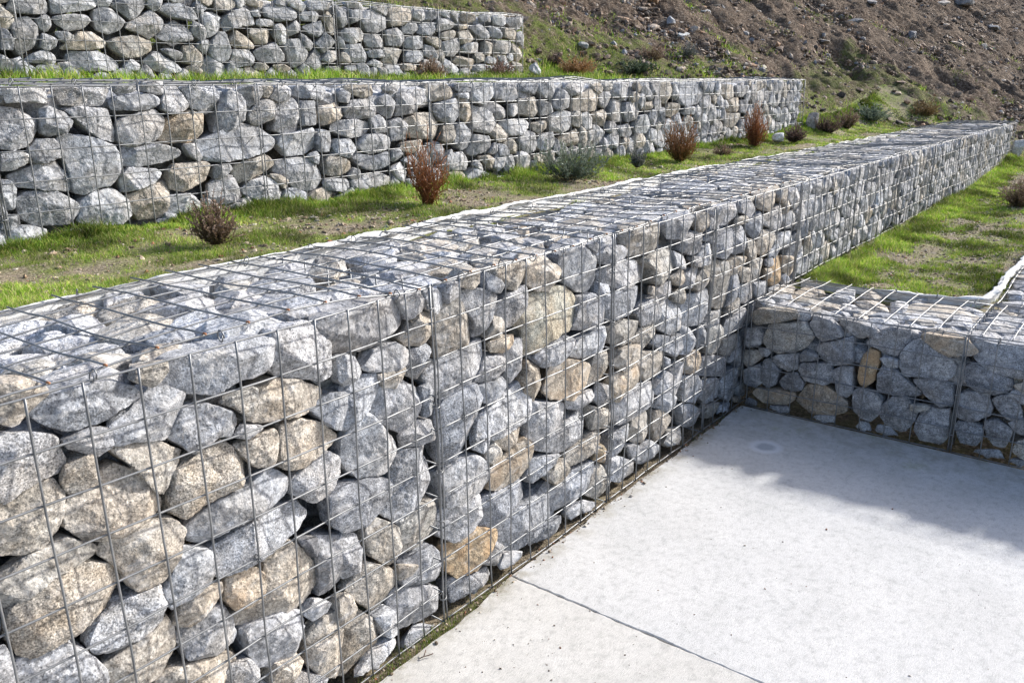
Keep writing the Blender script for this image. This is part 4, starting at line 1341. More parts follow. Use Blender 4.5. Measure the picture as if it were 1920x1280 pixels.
def basket(label, group, o, U, V, N, L, H, DV, depth, near, ground=0.0, end='far', wires_at=None, lid=True, rad=.0023, clips=True, sides=None):
    """one basket: o = lower front corner; U along, V up, N outward; DV = direction into the wall"""
    root = empty('gabion_basket', tuple(o), label, 'gabion basket', group)
    org = np.array(o, float); sides = sides or (8 if near else 5)
    us = wires_at if wires_at is not None else np.arange(0, L+.001, .1)
    vs = np.arange(0, H+.001, .1)
    ver, hor = panel_paths(org, U, V, N, us, vs, (0, L), (0, H), over=.002)
    wires('front_panel', ver+hor, root, org, rad, sides)
    lo = org+V*H+DV*.004
    if lid:
        ver2, hor2 = panel_paths(lo, U, DV, V, us+.045 if near else us+.03, np.arange(0, depth+.001, .1), (0, L), (0, depth), amp=.016, gap=.0048, over=.008)
        ver2 = [p for p, u in zip(ver2, us+.045) if u < L+.02]
        lift = .011
        ver2 = [p+V*lift for p in ver2]; hor2 = [p+V*lift for p in hor2]
        lp = wires('lid_panel', ver2+hor2, root, org, rad, sides)
        if near == 2:
            tips = []
            for p in ver2:
                e = p[0] if (p[0]-org)@DV < (p[-1]-org)@DV else p[-1]
                q = e+DV*.007
                tips.append(np.array([e-DV*.0012, q]))
            Vt, Ft = tubes(tips, rad*1.03, 8)
            link('rusty_tips', mesh_from('rusty_tips', Vt-org, Ft, True, M_RUST), lp)['label'] = 'rusty cut ends of the lid wires'
    # partition at the far end and back panel
    e0 = org+U*L
    v1, h1_ = panel_paths(e0, DV, V, U, np.arange(0, depth+.001, .1), vs, (0, depth), (0, H), amp=.003, step=.2)
    wires('end_panel', v1+h1_, root, org, rad, 5)
    b0 = org+DV*depth
    v1, h1_ = panel_paths(b0, U, V, -DV*-1, us, vs[-2:], (0, L), (H-.12, H), amp=.003, step=.2)
    wires('back_panel', h1_, root, org, rad, 5)
    if clips:
        n = 5 if near else 3
        for k in range(n):      # lid lacing
            u = L*(k+.5+RINGS.uniform(-.25, .25))/n
            c = org+U*u+V*(H+.007)+DV*.002+N*0
            c = c+V*float(bulge(c[None, :], .010)[0])
            ring(c, U+.3*RINGS.normal(size=3)*.5, .0105, .0017, root, org)
            if near: ring(org+U*(u+.02)+V*(H+.006)+DV*depth, U+.3*RINGS.normal(size=3), .012, .0017, root, org)
        for k in range(n if H > .7 else 3):
            v = H*(k+.5+RINGS.uniform(-.3, .3))/n if H > .7 else H*(k+.5)/3
            c = org+U*(L+.002)+V*v+N*(.004+float(bulge((org+U*L+V*v)[None, :])[0]))
            ring(c, V+.2*RINGS.normal(size=3), .0095, .0018, root, org)
        if near:
            for k in range(2):
                u = L*(k+.4)/2+RINGS.uniform(-.05, .05); v = .5*H+.1*RINGS.integers(-2, 3)
                uu = us[np.argmin(abs(us-u))]
                c = org+U*uu+V*(round(v*10)/10)+N*.003
                ring(c, unit(U+V*.2), .009, .0016, root, org)
    return root
X, Y, Z = np.array([1., 0, 0]), np.array([0, 1., 0]), np.array([0, 0, 1.])
seams = [-1.9, 0.0, .9, 1.71, 2.73, 3.73, 4.73, 5.73, 6.73, 7.73, 8.73, 9.83]
placeA = ['wire basket nearest the camera, cropped by the frame, full height of the front wall',
          'wire basket just past the nearest clipped seam in the front wall',
          'wire basket between the second and third seams of the front wall',
          'tall wire basket of the front wall meeting the shaded side wall at the corner',
          'half-height wire basket of the front wall starting at the grassy corner']
for k in range(len(seams)-1):
    a, b = seams[k], seams[k+1]; L = b-a-.014
    tall = k < 4
    lab = placeA[k] if k < 5 else (f'half-height wire basket of the front wall, {ordw(k-3)} beyond the grassy corner' if k < 10 else 'last far wire basket of the front wall, against the dirt slope')
    H = 1.0 if tall else .5; z0 = 0.0 if tall else .5
    wa = np.append(np.arange(0, L-.03, .1), L) if k else np.append(np.arange(.0, L-.03, .1), L)
    basket(lab, 'wire baskets of the front wall', np.array([a+.007, -.0, z0]), X, Z, -Y, L, H, Y, .64, 2 if k < 4 else 1 if k < 6 else 0, wires_at=wa)
UB = FACES['B']['U']; NB = FACES['B']['N']; DB = np.array([-UB[1], UB[0], 0])
x0 = .605; sB = [x0-2, x0-1, x0, x0+1.0, x0+2.0, x0+3.0, x0+4.0, x0+5.0, 6.79]
for k in range(len(sB)-1):
    a, b = sB[k], sB[k+1]; o = np.array([0, BY0, 1.0])+UB*(a+.006); L = b-a-.012
    lab = (['wire basket at the outer end of the middle wall, mostly cropped by the frame', 'wire basket of the middle wall behind the brown shrub, before its first seam'][k] if k < 2 else
           'last far wire basket of the middle wall, beside the dirt slope' if k == len(sB)-2 else f'wire basket of the middle wall, {ordw(k-1)} past its first seam')
    basket(lab, 'wire baskets of the middle wall', o, UB, Z, NB, L, .5, DB, .58, 1 if k < 5 else 0, wires_at=np.append(np.arange(.0, L-.03, .1), L))
UC = FACES['C']['U']; NC = FACES['C']['N']; DC = np.array([-UC[1], UC[0], 0])
sC = [-.5, .5, 1.5, 2.5, 3.5, 4.505]
namC = ['wire basket of the top wall partly cropped by the frame', 'wire basket of the top wall next to the cropped one', 'middle wire basket of the top wall',
        'wire basket of the top wall behind the pinkish heather', 'end wire basket of the top wall beside the grassy bank']
for k in range(5):
    a, b = sC[k], sC[k+1]; o = np.array([0, CY0, 1.535])+UC*(a+.006); L = b-a-.012
    basket(namC[k], 'wire baskets of the top wall', o, UC, Z, NC, L, .5, DC, .5, 1 if k < 2 else 0, wires_at=np.append(np.arange(.01, L-.03, .1), L))
basket('low wire basket of the shaded side wall, beside the corner', 'wire baskets of the low side walls', np.array([2.12, -.035, 0]), -Y, Z, -X, .885, .5, X, .62, 1,
       wires_at=np.append(np.arange(0, .84, .105), .885))
basket('low wire basket at the cropped end of the shaded side wall', 'wire baskets of the low side walls', np.array([2.12, -.932, 0]), -Y, Z, -X, .83, .5, X, .62, 1,
       wires_at=np.append(np.arange(0, .80, .105), .83))
basket('low wire basket running back from the side wall beside the lawn', 'wire baskets of the low side walls', np.array([3.95, -.925, 0]), -X, Z, Y, 1.19, .5, -Y, .83, 1, clips=False)
basket('far low wire basket running back from the side wall, at the frame edge', 'wire baskets of the low side walls', np.array([5.2, -.925, 0]), -X, Z, Y, 1.23, .5, -Y, .83, 0, clips=False)

# ---------------------------------------------------------------- white geotextile along the backs
def cloth_roll(path, rad_fn, label, drop=.35, seed=1, into=None):
    """folded-over top edge of the fabric plus the sheet hanging down behind the rocks"""
    P = np.array(path, float); d = np.concatenate([[0], np.cumsum(np.linalg.norm(np.diff(P, axis=0), axis=1))])
    n = int(d[-1]/.012); s = np.linspace(0, d[-1], n)
    C = np.stack([np.interp(s, d, P[:, i]) for i in range(3)], -1)
    C[:, 0] += .008*fbm2(s, s*0+seed, 5, 3); C[:, 1] += .008*fbm2(s, s*0+seed+4, 5, 3); C[:, 2] += .006*fbm2(s, s*0+seed+8, 7, 3)
    T = np.gradient(C, axis=0); T /= np.linalg.norm(T, axis=1)[:, None]
    S = np.cross(T, Z); S /= np.linalg.norm(S, axis=1)[:, None]
    m = 14; ang = np.arange(m)*2*math.pi/m
    r = np.array([rad_fn(x) for x in s])
    V = np.zeros((n, m, 3))
    for k, a in enumerate(ang):
        rr = r*(1+.60*fbm(s*1.0, s*0+k*.55, s*0+seed, 13, 3)+.30*fbm(s, s*0+k*.9, s*0+seed, 48, 2))
        V[:, k] = C+S*(rr*math.cos(a)*1.15)[:, None]+Z[None, :]*(rr*math.sin(a)*.62)[:, None]
    V = V.reshape(-1, 3)
    i = np.arange(n-1)[:, None]*m; j = np.arange(m)[None, :]; jn = (j+1) % m
    F = np.stack([i+j, i+m+j, i+m+jn, i+jn], -1).reshape(-1, 4)
    b = len(V); lowr = C.copy(); lowr[:, 2] -= drop; mid = C.copy(); mid[:, 2] -= .004
    V = np.concatenate([V, mid, lowr]); k = np.arange(n-1)
    F = np.concatenate([F, np.stack([b+k, b+k+1, b+n+k+1, b+n+k], -1)])
    o = link('geotextile_edge', mesh_from('geotextile_edge', V, F, True, M_FAB)); tag(o, label, 'geotextile', 'white fabric edges behind the walls'); return o
def bumps(*segs):
    def f(x):
        r = .0035
        for a, b, v in segs:
            if a < x < b: r = max(r, .0035+(v-.0035)*min(1, (x-a)/.08, (b-x)/.08))
        return r
    return f
cloth_roll([(-1.9, .655, .995), (-.4, .657, 1.0), (.5, .668, 1.006), (1.2, .69, 1.010), (3.2, .70, 1.008), (9.8, .69, .99)],
           bumps((.1, 1.8, .005), (2.0, 3.3, .013), (3.35, 4.3, .009), (4.4, 5.3, .014)), 'long crumpled white fabric edge between front wall lid and middle lawn', seed=3)
cloth_roll([(2.775, -.02, .49), (2.80, -.2, .485), (2.81, -.45, .48), (2.83, -.7, .488), (2.87, -.86, .495), (3.0, -.90, .505), (3.3, -.885, .505), (3.7, -.895, .505), (5.2, -.90, .50)],
           bumps((.42, .75, .010), (.72, 2.9, .013)), 'thick crumpled white fabric edge bending round the lower lawn corner', seed=9)
cloth_roll([(-1.3, 2.10, 1.497), (1, 2.09, 1.500), (3, 2.07, 1.498), (6.75, 2.03, 1.497)], bumps((0, 6, .006)), 'thin pale fabric edge behind the middle wall lid', seed=15)

# ---------------------------------------------------------------- loose stones lying about
LOOSE_FRAME = dict(o=np.zeros(3), U=np.array([1., 0, 0]), V=np.array([0, 1., 0]), N=np.array([0, 0, 1.]))
def loose(x, y, z, a, b, h, tone, label, name='loose_stone', rotz=0., tilt=0., seed=1, sub=4, group='loose stones on the slope', cat='stone'):
    rng = np.random.default_rng(seed); base = .5
    R = np.array([1/math.sqrt((math.cos(t)/a)**2+(math.sin(t)/b)**2) for t in TH])*(1+.30*fbm2(np.cos(TH)*1.6+seed, np.sin(TH)*1.6, 1, 2))
    P, Fc = rock_shape((0, 0), R, LOOSE_FRAME, rng, sub, h*.5, h*.5, 0, cuts=11, rough=min(1, a/.05))
    mt = Matrix.Rotation(rotz, 3, 'Z') @ Matrix.Rotation(tilt, 3, 'X') @ Matrix.Rotation(rng.uniform(-.35, .35), 3, 'Y')
    P = P@np.array(mt).T
    t = np.array(TONE[tone][:3] if isinstance(tone, str) else tone)
    me = mesh_from(name, P, Fc, False, M_ROCK, np.tile([*t, 0], (len(P), 1)), np.full(len(P), rng.random()))
    return tag(link(name, me, loc=(x, y, z)), label, cat, group)
SL = 'stone on the dirt slope'
hs = [(10.18, 2.41, .13, .055, .045, (.30, .28, .25), 'flat pale slab of stone at the head of the dirt gully', .9, .25),
      (12.16, 1.79, .10, .06, .16, (.20, .20, .21), 'dark upright angular stone on the mid slope', .3, .2),
      (13.25, 1.36, .17, .07, .05, (.33, .27, .21), 'flat tan stone on the slope above the round hollow', -.6, .3),
      (15.5, 1.29, .19, .09, .09, (.25, .26, .27), 'bluish flat stone high on the slope near the frame edge', .2, .1),
      (11.28, 2.35, .13, .05, .05, (.17, .17, .17), 'thin dark slanting stone beside the pale slab', -.8, .5),
      (7.58, 3.29, .10, .05, .10, (.30, .31, .33), 'tall blue-grey stone standing above the grassy bank', .4, .3),
      (8.65, 3.38, .10, .05, .05, (.36, .37, .37), 'low pale grey stone highest above the grassy bank', .1, .2),
      (7.98, 3.76, .17, .08, .09, (.40, .29, .20), 'large tan block cut by the top of the frame', .6, .3),
      (5.69, 3.24, .065, .05, .06, (.36, .37, .35), 'rounded pale stone in the grass beside the top wall', .6, .3),
      (10.9, 1.48, .06, .03, .04, (.55, .50, .45), 'small whitish stone low on the slope', .6, .3),
      (10.04, 1.34, .10, .04, .03, (.30, .22, .17), 'small pinkish flat stone at the foot of the slope', -.5, .2),
      (7.41, 3.05, .10, .05, .04, (.42, .43, .42), 'flat pale stone just above the grass patches', .2, .2),
      (15.17, 2.08, .16, .07, .06, (.44, .40, .35), 'pale flat stone touching the top of the frame', -.7, .3),
      (15.92, 1.89, .26, .14, .16, (.26, .26, .26), 'largest grey boulder at the top of the slope', .5, .1),
      (7.0, 3.55, .10, .05, .05, (.36, .25, .17), 'thin reddish-tan stone lying below the large tan block', -.7, .3),
      (12.9, 2.6, .14, .07, .06, (.26, .25, .24), 'grey wedge of stone in the middle of the bare slope', .4, .2)]
for k, (x, y, a, b, h, c, lab, rz, tl) in enumerate(hs):
    loose(x, y, float(ground_h(x, y))+h*.28, a, b, h, c, lab, rotz=rz, tilt=tl, seed=60+k)
loose(5.61, 1.21, 1.03, .07, .055, .075, (.74, .74, .73), 'white chunk of rock on the grass past the tall red shrub', group=None, rotz=.5, seed=91)
loose(7.72, 1.30, 1.05, .045, .03, .085, (.72, .72, .72), 'small white chip standing in the grass beside a dark shrub', group=None, rotz=.9, seed=92)
loose(6.88, 1.36, 1.10, .045, .06, .20, (.36, .33, .30), 'pale stone block leaning on the end of the middle wall', group=None, rotz=.15, tilt=.25, seed=93)
loose(9.93, -.04, .70, .06, .06, .20, (.50, .49, .47), 'pale stone block leaning on the far end of the front wall', group=None, rotz=.1, tilt=.3, seed=94)
loose(4.60, 3.02, 1.60, .055, .04, .12, (.42, .43, .44), 'pale pointed rock outside the end of the top wall', group=None, rotz=.1, tilt=-.5, seed=95)
loose(7.55, -.10, .50, .035, .025, .03, (.7, .7, .7), 'white pebble in the grass at the foot of the far front wall', group=None, rotz=.1, seed=96, sub=3)

# ---------------------------------------------------------------- gravel and clods
def scatter_rocks(name, pts, sizes, colors, mat, label, flat=(.5, 1.0), sub=1):
    V0, F0 = ico(sub); rng = np.random.default_rng(77); n = len(pts); m = len(V0)
    sc = np.stack([rng.uniform(.6, 1.5, n), rng.uniform(.6, 1.2, n), rng.uniform(*flat, n)], -1)*sizes[:, None]
    a = rng.uniform(0, 6.28, n); tl = rng.uniform(-.7, .7, n)
    var = V0[None]*(1+.28*rng.normal(size=(n, m, 1)).clip(-1.3, 1.3))
    P = var*sc[:, None, :]
    ct, st = np.cos(tl)[:, None], np.sin(tl)[:, None]
    y = P[..., 1]*ct-P[..., 2]*st; z = P[..., 1]*st+P[..., 2]*ct
    ca, sa = np.cos(a)[:, None], np.sin(a)[:, None]
    x2 = P[..., 0]*ca-y*sa; y2 = P[..., 0]*sa+y*ca
    P = np.stack([x2, y2, z], -1)+pts[:, None, :]
    F = (F0[None]+(np.arange(n)*m)[:, None, None]).reshape(-1, 3)
    col = np.repeat(np.concatenate([colors, np.zeros((n, 1))], 1), m, 0)
    return tag(link(name, mesh_from(name, P.reshape(-1, 3), F, False, mat, col)), label, 'gravel', kind='stuff')
rng = np.random.default_rng(21)
def hill_points(n, dmin, dmax, tmin, tmax, bias=1.0):
    d = dmin+(dmax-dmin)*rng.random(n)**bias; t = rng.uniform(tmin, tmax, n)
    x = 9.9-.86*t+.51*d; y = .51*t+.86*d
    ok = ~(((x < 9.9) & (y < .72)) | ((x < 6.85) & (y < 2.15)) | ((x < 4.55) & (y < 3.8)))
    x, y = x[ok], y[ok]; return x, y
x, y = hill_points(170000, .2, 8.0, -8, 8, 1.25)
cl = fbm2(x, y, 1.4, 3); keep = rng.random(len(x)) < np.clip(.5+cl*1.1, .08, 1); x, y = x[keep], y[keep]
mossy = moss_at(x, y, 3); keep = rng.random(len(x)) > mossy*.6; x, y = x[keep], y[keep]
s = .0062+.036*rng.random(len(x))**9+.009*rng.random(len(x))**3
pal = np.array([[.10, .07, .048], [.15, .105, .075], [.25, .19, .145], [.38, .32, .26], [.50, .45, .39], [.20, .205, .22], [.34, .21, .13], [.06, .048, .038]])
pc = pal[rng.choice(8, len(x), p=[.24, .26, .2, .08, .025, .05, .045, .10])]*rng.uniform(.8, 1.2, (len(x), 1))
scatter_rocks('hill_gravel', np.stack([x, y, ground_h(x, y)+s*.3], -1), s, pc, M_ROCK, 'gravel, clods and stone chips strewn over the brown dirt slope')
n = 26000
x = rng.uniform(-1.6, 9.5, n)**1; y = rng.uniform(.70, 1.48, n); nb_ = fbm2(x+3, y-2, 1.6, 4)
keep = rng.random(n) < np.clip(.5-nb_*1.0, .1, 1); x, y = x[keep], y[keep]
x2 = rng.uniform(2.85, 9, n//2); y2 = rng.uniform(-.88, -.05, n//2)
X_ = np.concatenate([x, x2]); Y_ = np.concatenate([y, y2]); Zg = np.where(Y_ > .3, h1(X_, Y_), smax(hill_h(X_, Y_), terr0_h(X_, Y_)))
s = .0018+.009*rng.random(len(X_))**4
pal2 = np.array([[.30, .24, .18], [.40, .34, .27], [.20, .15, .10], [.50, .46, .40], [.28, .13, .07], [.16, .12, .08]])
scatter_rocks('lawn_grit', np.stack([X_, Y_, Zg+s*.2], -1), s, pal2[rng.choice(6, len(X_), p=[.25, .22, .2, .08, .08, .17])], M_ROCK, 'grit, leaf bits and crumbs on the bare patches of the lawns', flat=(.3, .8))
x = rng.uniform(-.7, 2.1, 500); y = -.016+.016*rng.normal(size=500)*np.where(rng.random(500) < .3, 1.6, .7); y = np.minimum(y, .05)
s = .0016+.005*rng.random(500)**3
scatter_rocks('slab_edge_grit', np.stack([x, y, np.where(y > -.012, -.022, .0)+s*.4], -1), s, pal2[rng.choice(6, 500)]*.9, M_ROCK, 'dirt and small chips along the seam between slab and front wall')

x = np.concatenate([rng.uniform(-.3, 2.0, 150), rng.normal(.05, .12, 60)]); y = -np.concatenate([rng.uniform(.03, 1.6, 150)**1.0, .08+.5*rng.random(60)])
s = .0010+.0030*rng.random(210)**4
scatter_rocks('slab_crumbs', np.stack([x, y, s*.4], -1), s, pal2[rng.choice(6, 210)]*.7, M_ROCK, 'tiny crumbs of dirt and leaf scattered on the pale concrete slab', flat=(.3, .7))
tw = np.array([[-.172, -.062, .004], [-.163, -.070, .009], [-.150, -.074, .006], [-.140, -.083, .010]]); Vt, Ft = tubes([tw, tw[1:3]+np.array([[0, 0, 0], [.006, .014, .008]])], .0014, 5)
tag(link('twig', mesh_from('twig', Vt, Ft, True, M_LEAF, np.tile([.10, .05, .035, 1], (len(Vt), 1)))), 'small dark twig lying at the edge of the near slab', 'twig')

# ---------------------------------------------------------------- grass
def blades(name, x, y, z, h, wd, col, lean, label, cat='grass', mat=None):
    n = len(x); a = RNG.uniform(0, 2*math.pi, n); la = RNG.uniform(0, 2*math.pi, n)
    lx, ly = np.cos(la)*lean*h, np.sin(la)*lean*h
    wx, wy = np.cos(a)*wd*.5, np.sin(a)*wd*.5
    b = np.stack([x, y, z], -1); W = np.stack([wx, wy, 0*wx], -1)
    m_ = b+np.stack([lx*.30, ly*.30, h*.58], -1); t_ = b+np.stack([lx, ly, h*np.sqrt(np.clip(1-lean**2*.55, .15, 1))], -1)
    V = np.stack([b-W, b+W, m_+W*.75, m_-W*.75, t_], 1).reshape(-1, 3)
    k = np.arange(n)[:, None]*5
    F = [k+np.array([[0, 1, 2, 3]]), k+np.array([[3, 2, 4]])]
    c4 = np.concatenate([col, np.ones((n, 1))], 1)
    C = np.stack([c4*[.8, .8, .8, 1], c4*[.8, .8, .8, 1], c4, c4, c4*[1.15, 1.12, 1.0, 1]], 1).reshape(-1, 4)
    return tag(link(name, mesh_from(name, V, F, True, mat or M_GRASS, C)), label, cat, kind='stuff')
def gcol(n, dry, xy=None):
    g1 = np.array([.105, .20, .016]); g2 = np.array([.225, .36, .034]); g3 = np.array([.38, .40, .10]); br = np.array([.36, .30, .17])
    u = RNG.random((n, 1)); c = g1*(1-u)+g2*u; k = RNG.random(n) < .25; c[k] = g3*(.8+.4*RNG.random((k.sum(), 1)))
    k = RNG.random(n) < dry; c[k] = br*(.7+.6*RNG.random((k.sum(), 1)))
    if xy is not None: c = c*np.clip(.92+.75*fbm2(xy[0], xy[1], 6.0, 3, .6)+.35*fbm2(xy[0], xy[1], 1.3, 2), .35, 1.5)[:, None]
    return c*RNG.uniform(.75, 1.25, (n, 1))
def seed_pts(n, xr, yr, dens, xpow=1.0):
    x = xr[0]+(xr[1]-xr[0])*RNG.random(n)**xpow; y = RNG.uniform(*yr, n)
    k = RNG.random(n) < dens(x, y); return x[k], y[k]
def clump(x, y): return fbm2(x, y, 7.5, 3, .6)
def d1(x, y):
    base = np.clip((y-1.22)/.22, 0, 1); n = .22*fbm2(x+3, y-2, 1.3, 2)+.75*fbm2(x, y, 3.4, 4, .6)-1.0*bare(x, y)
    return np.clip(.36+.85*n+.55*clump(x, y)+.85*base+.10*np.clip(1-(y-.68)/.1, 0, 1), .015, 1)
x, y = seed_pts(330000, (-1.0, 9.4), (.69, 1.492), d1, 1.7)
bs = np.clip((y-1.27)/.2, 0, 1); h = (.009+.014*RNG.random(len(x))**1.4)*(1+.5*clump(x, y))+bs*(.012+.032*RNG.random(len(x))*np.clip(.7+clump(x, y)*1.2, .2, 1.6))
far = np.clip(np.hypot(x-CAM[0], y-CAM[1])/3.2, .8, 2.6)
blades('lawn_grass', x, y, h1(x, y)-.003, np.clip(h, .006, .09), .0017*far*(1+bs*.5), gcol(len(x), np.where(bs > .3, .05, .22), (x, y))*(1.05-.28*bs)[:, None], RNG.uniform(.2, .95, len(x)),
       'bright green grass of the middle lawn, longest along the foot of the middle wall')
def d0(x, y):
    base = np.clip((y+.32)/.2, 0, 1); n = .22*fbm2(x+3, y-2, 1.3, 2)+.75*fbm2(x, y, 3.4, 4, .6)-1.0*bare(x, y)
    return np.clip(.30+.85*n+.45*clump(x, y)+.8*base, .03, 1)
x, y = seed_pts(150000, (2.82, 9.7), (-.90, -.008), d0, 1.4)
bs = np.clip((y+.30)/.2, 0, 1); h = (.009+.015*RNG.random(len(x)))*(1+.5*clump(x, y))+bs*(.010+.035*RNG.random(len(x)))
far = np.clip(np.hypot(x-CAM[0], y-CAM[1])/3.2, .9, 2.6)
blades('lower_grass', x, y, smax(hill_h(x, y), terr0_h(x, y))-.003, np.clip(h, .006, .07), .0018*far, gcol(len(x), .10, (x, y)), RNG.uniform(.2, .9, len(x)),
       'green grass of the lower lawn behind the shaded side wall')
x, y = seed_pts(26000, (-1.0, 5.2), (2.2, 3.262), lambda x, y: np.clip(.5+clump(x, y), .1, 1))
blades('upper_grass', x, y, smax(hill_h(x, y), terr2_h(x, y))-.003, .02+.05*RNG.random(len(x))*np.clip(.8+clump(x, y), .3, 1.5), np.full(len(x), .0042), gcol(len(x), .04, (x, y)), RNG.uniform(.2, .8, len(x)),
       'strip of green grass along the foot of the top wall')
# grass on the hillside
n = 170000; t = RNG.uniform(-3.5, 12, n); d = RNG.uniform(-1.6, 3.2, n); x = 9.9-.86*t+.51*d; y = .51*t+.86*d
ok = ~(((x < 9.9) & (y < .70)) | ((x < 6.85) & (y < 2.12)) | ((x < 4.54) & (y < 3.8)) | ((x < 9.4) & (y < 1.49))) & (y > -1)
x, y, t, d = x[ok], y[ok], t[ok], d[ok]
ms = moss_at(x, y, 3); pt = fbm2(x, y, 2.3, 4, .6)
k = RNG.random(len(x)) < np.clip((ms-.36)*1.8+pt*2.0, 0.0, 1); x, y = x[k], y[k]
h = .02+.045*RNG.random(len(x))**1.5
blades('hill_grass', x, y, ground_h(x, y)-.004, h, np.full(len(x), .0052), gcol(len(x), .18, (x, y))*1.05, RNG.uniform(.2, .9, len(x)),
       'patchy grass creeping up the lower part of the dirt slope')
# tufts in the joint between slab and front wall
xs_, ys_ = [], []
for cx, w_, n in ((-.36, .05, 160), (-.20, .05, 160), (-.05, .04, 200), (.06, .04, 130), (.17, .04, 90), (1.62, .06, 110), (1.88, .07, 130), (.25, .03, 60)):
    xs_.append(RNG.normal(cx, w_, n)); ys_.append(np.clip(-.022+RNG.normal(0, .012, n), -.042, .03))
x = np.concatenate(xs_); y = np.concatenate(ys_)
blades('joint_grass', x, y, np.full(len(x), -.045), np.where(x < 1, .030+.045*RNG.random(len(x)), .046+.012*RNG.random(len(x))), np.full(len(x), .0016), gcol(len(x), .15)*.75, RNG.uniform(.1, .8, len(x)),
       'thin grass and moss growing in the gap between slab and front wall')

# ---------------------------------------------------------------- shrubs
def shrub(name, label, cat, loc, w, h, twigs, leafn, leaf, cols, stemc, upright=.6, seed=1, group=None, leafang=.6, lean=(0, 0), curved=.2):
    rng = np.random.default_rng(seed); root = empty(name, loc, label, cat, group)
    paths = []; LV, LC = [], []
    for k in range(twigs):
        a = rng.uniform(0, 2*math.pi); out = (rng.random()**.6)*w*.5
        out *= rng.choice([1, 1, 1.18]); hh = h*(1-.45*(out/(w*.5))**2*(1-upright))*rng.uniform(.42, 1.0)*(1+.22*math.sin(a*2+seed)+.12*math.sin(a*5+seed))
        b = np.array([math.cos(a), math.sin(a), 0])*out*.22*rng.uniform(.3, 1)
        e = np.array([math.cos(a)*out+lean[0]*hh, math.sin(a)*out+lean[1]*hh, hh])
        m = (b+e)/2+np.array([math.cos(a), math.sin(a), 0])*out*curved*rng.uniform(-.2, 1)+rng.normal(size=3)*.012*h/.2
        s = np.linspace(0, 1, 7)[:, None]; P = b*(1-s)**2+2*m*s*(1-s)+e*s**2
        P[1:] += rng.normal(size=(6, 3))*.006*h/.2
        paths.append(P)
        for q in range(int(leafn*1.35)):
            u = rng.uniform(.18, 1.0); i = min(5, int(u*6)); f = u*6-i; p = P[i]*(1-f)+P[i+1]*f
            t = unit(P[i+1]-P[i]+1e-6); r = unit(rng.normal(size=3)); r = unit(r-t*(r@t)); d = unit(t*math.cos(leafang)+r*math.sin(leafang)*rng.uniform(.5, 1.3))
            L = leaf[0]*rng.uniform(.6, 1.25); W = np.cross(d, unit(rng.normal(size=3)))*leaf[1]
            LV.append(np.array([p, p+d*L*.5+W, p+d*L, p+d*L*.5-W]))
            lvl = u*.75+rng.random()*.35; c = cols[min(len(cols)-1, int(lvl*len(cols)))]
            LC.append(np.array(c)*rng.uniform(.55, 1.1))
    V, F = tubes(paths, max(.0008, h*.0032), 4)
    col = np.tile([*stemc, 1], (len(V), 1))
    link('stems', mesh_from('stems', V, F, True, M_LEAF, col), root)
    LV = np.array(LV); n = len(LV); V = LV.reshape(-1, 3); F = np.arange(n*4).reshape(-1, 4)
    C = np.repeat(np.concatenate([np.array(LC), np.ones((n, 1))], 1), 4, 0)
    link('foliage', mesh_from('foliage', V, F, False, M_LEAF, C), root)
    return root
RED = [(.12, .12, .025), (.22, .12, .035), (.34, .12, .04), (.44, .18, .07), (.52, .29, .15)]
REDB = [(.09, .09, .025), (.17, .13, .03), (.26, .13, .04), (.36, .16, .07), (.40, .22, .11)]
BRN = [(.07, .065, .03), (.13, .10, .05), (.20, .14, .08), (.29, .20, .13), (.40, .29, .22)]
DRK = [(.05, .045, .03), (.09, .07, .05), (.14, .09, .075), (.20, .13, .115)]
GRY = [(.05, .075, .04), (.10, .14, .085), (.17, .22, .15), (.26, .31, .23)]
LAV = [(.06, .07, .05), (.11, .13, .10), (.17, .19, .17), (.22, .22, .22)]
OLV = [(.09, .08, .03), (.17, .13, .05), (.25, .17, .08), (.30, .22, .11)]
G1 = 'shrubs planted along the middle lawn'
shrub('heather', 'brown heather with pinkish dried flowers, nearest shrub on the middle lawn', 'shrub', (.07, 1.06, .985), .15, .17, 130, 60, (.0075, .0018), BRN, (.10, .06, .04), .25, 1, G1)
shrub('heather', 'tall dark red heather in front of the middle wall, upright fan of stems', 'shrub', (1.16, 1.10, .985), .18, .29, 130, 80, (.0095, .0013), RED, (.22, .09, .04), .75, 2, G1, leafang=.35)
shrub('rosemary', 'wide grey-green bush sprawling against the middle wall', 'shrub', (2.33, 1.14, .985), .36, .21, 130, 48, (.017, .0020), GRY, (.14, .11, .07), .35, 3, G1, lean=(.15, -.1), curved=.6)
shrub('lavender', 'small grey-purple plant just past the grey-green bush', 'shrub', (3.08, 1.14, .99), .12, .11, 70, 30, (.012, .0022), LAV, (.12, .10, .08), .5, 4, G1)
shrub('heather', 'reddish-brown upright heather, bushier of the two beyond the grey-green bush', 'shrub', (3.62, 1.12, .985), .23, .26, 200, 50, (.011, .0020), REDB, (.14, .08, .03), .7, 5, G1, leafang=.35)
shrub('heather', 'thin little brown heather low in the grass', 'shrub', (4.12, 1.04, .99), .17, .085, 60, 26, (.009, .0025), BRN, (.12, .07, .05), .3, 6, G1)
shrub('heather', 'slim rust-red heather with spiky tops near the white chunk of rock', 'shrub', (4.96, 1.15, .985), .20, .33, 150, 46, (.012, .0024), RED, (.2, .08, .04), .8, 7, G1, leafang=.3)
shrub('heather', 'small dark purple-brown heather beside the white chunk of rock', 'shrub', (5.72, 1.11, .99), .19, .15, 120, 34, (.012, .003), DRK, (.10, .07, .05), .2, 8, G1)
shrub('heather', 'dark brown twiggy heather off the end of the middle wall', 'shrub', (6.92, 1.22, 1.0), .27, .18, 130, 34, (.013, .0034), DRK, (.10, .07, .05), .3, 9, G1)
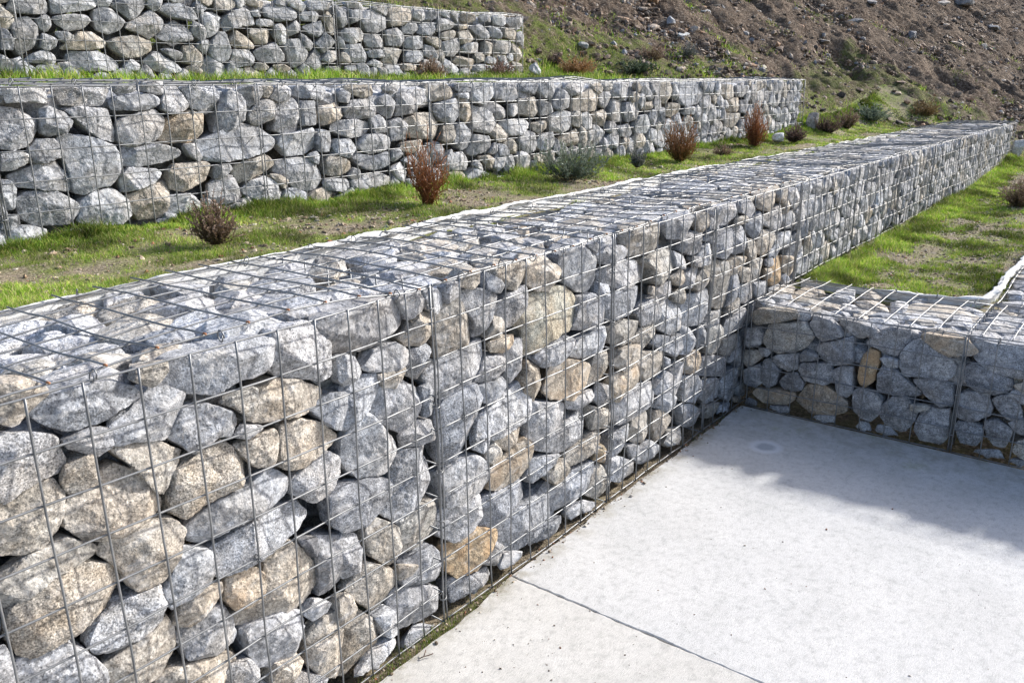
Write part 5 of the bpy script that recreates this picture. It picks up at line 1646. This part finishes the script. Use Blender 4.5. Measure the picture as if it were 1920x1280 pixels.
shrub('heather', 'olive-brown heather beside the small white chip', 'shrub', (7.55, 1.22, 1.01), .23, .20, 120, 34, (.013, .0034), BRN, (.10, .07, .05), .4, 10, G1)
shrub('rosemary', 'low spreading grey-green shrub at the foot of the slope', 'shrub', (8.55, 1.28, 1.05), .46, .16, 130, 36, (.024, .0045), GRY, (.12, .10, .07), .2, 11, G1)
shrub('heather', 'wide yellowish-brown bush above the far end of the front wall', 'shrub', (9.68, 1.00, 1.05), .42, .21, 190, 40, (.017, .0036), OLV, (.14, .10, .05), .4, 12, G1)
G2 = 'shrubs on the upper lawn and bank'
shrub('heather', 'pinkish-brown heather in front of the top wall', 'shrub', (3.20, 2.96, 1.525), .26, .16, 120, 36, (.012, .0032), BRN, (.12, .07, .05), .3, 13, G2)
shrub('heather', 'reddish wispy heather near the end of the top wall', 'shrub', (3.97, 2.93, 1.525), .24, .15, 100, 34, (.013, .003), [(.12, .09, .05), (.22, .14, .10), (.34, .22, .18)], (.14, .08, .05), .4, 14, G2)
shrub('heather', 'wide orange-brown bush right of the top wall end', 'shrub', (5.16, 2.96, 1.54), .36, .19, 200, 42, (.014, .003), [(.14, .12, .03), (.30, .17, .05), (.42, .23, .09), (.46, .28, .13)], (.16, .10, .05), .4, 15, G2)
shrub('heather', 'small dark twiggy shrub between top wall and orange-brown bush', 'shrub', (5.10, 3.18, 1.64), .16, .13, 80, 30, (.012, .003), DRK, (.10, .07, .05), .3, 16, G2)
shrub('rosemary', 'dark green sprawling plant on the bank past the orange-brown bush', 'shrub', (5.85, 2.76, 1.56), .42, .15, 90, 36, (.022, .0045), [(.035, .06, .03), (.06, .095, .05), (.10, .14, .08)], (.10, .09, .05), .2, 17, G2, curved=.6)
shrub('heather', 'brown twiggy shrub higher on the grassy bank', 'shrub', (6.36, 2.84, 1.69), .28, .20, 90, 26, (.014, .0034), BRN, (.13, .09, .06), .5, 18, G2)
shrub('rosemary', 'dull grey-green plant near the top of the grassy bank', 'shrub', (6.96, 2.76, 1.73), .26, .15, 70, 26, (.018, .004), LAV, (.12, .10, .07), .3, 19, G2)
shrub('heather', 'brown heather on the lower lawn, cut by the frame edge', 'shrub', (6.38, -.56, .485), .34, .24, 190, 40, (.012, .003), BRN, (.13, .08, .05), .35, 20, None)
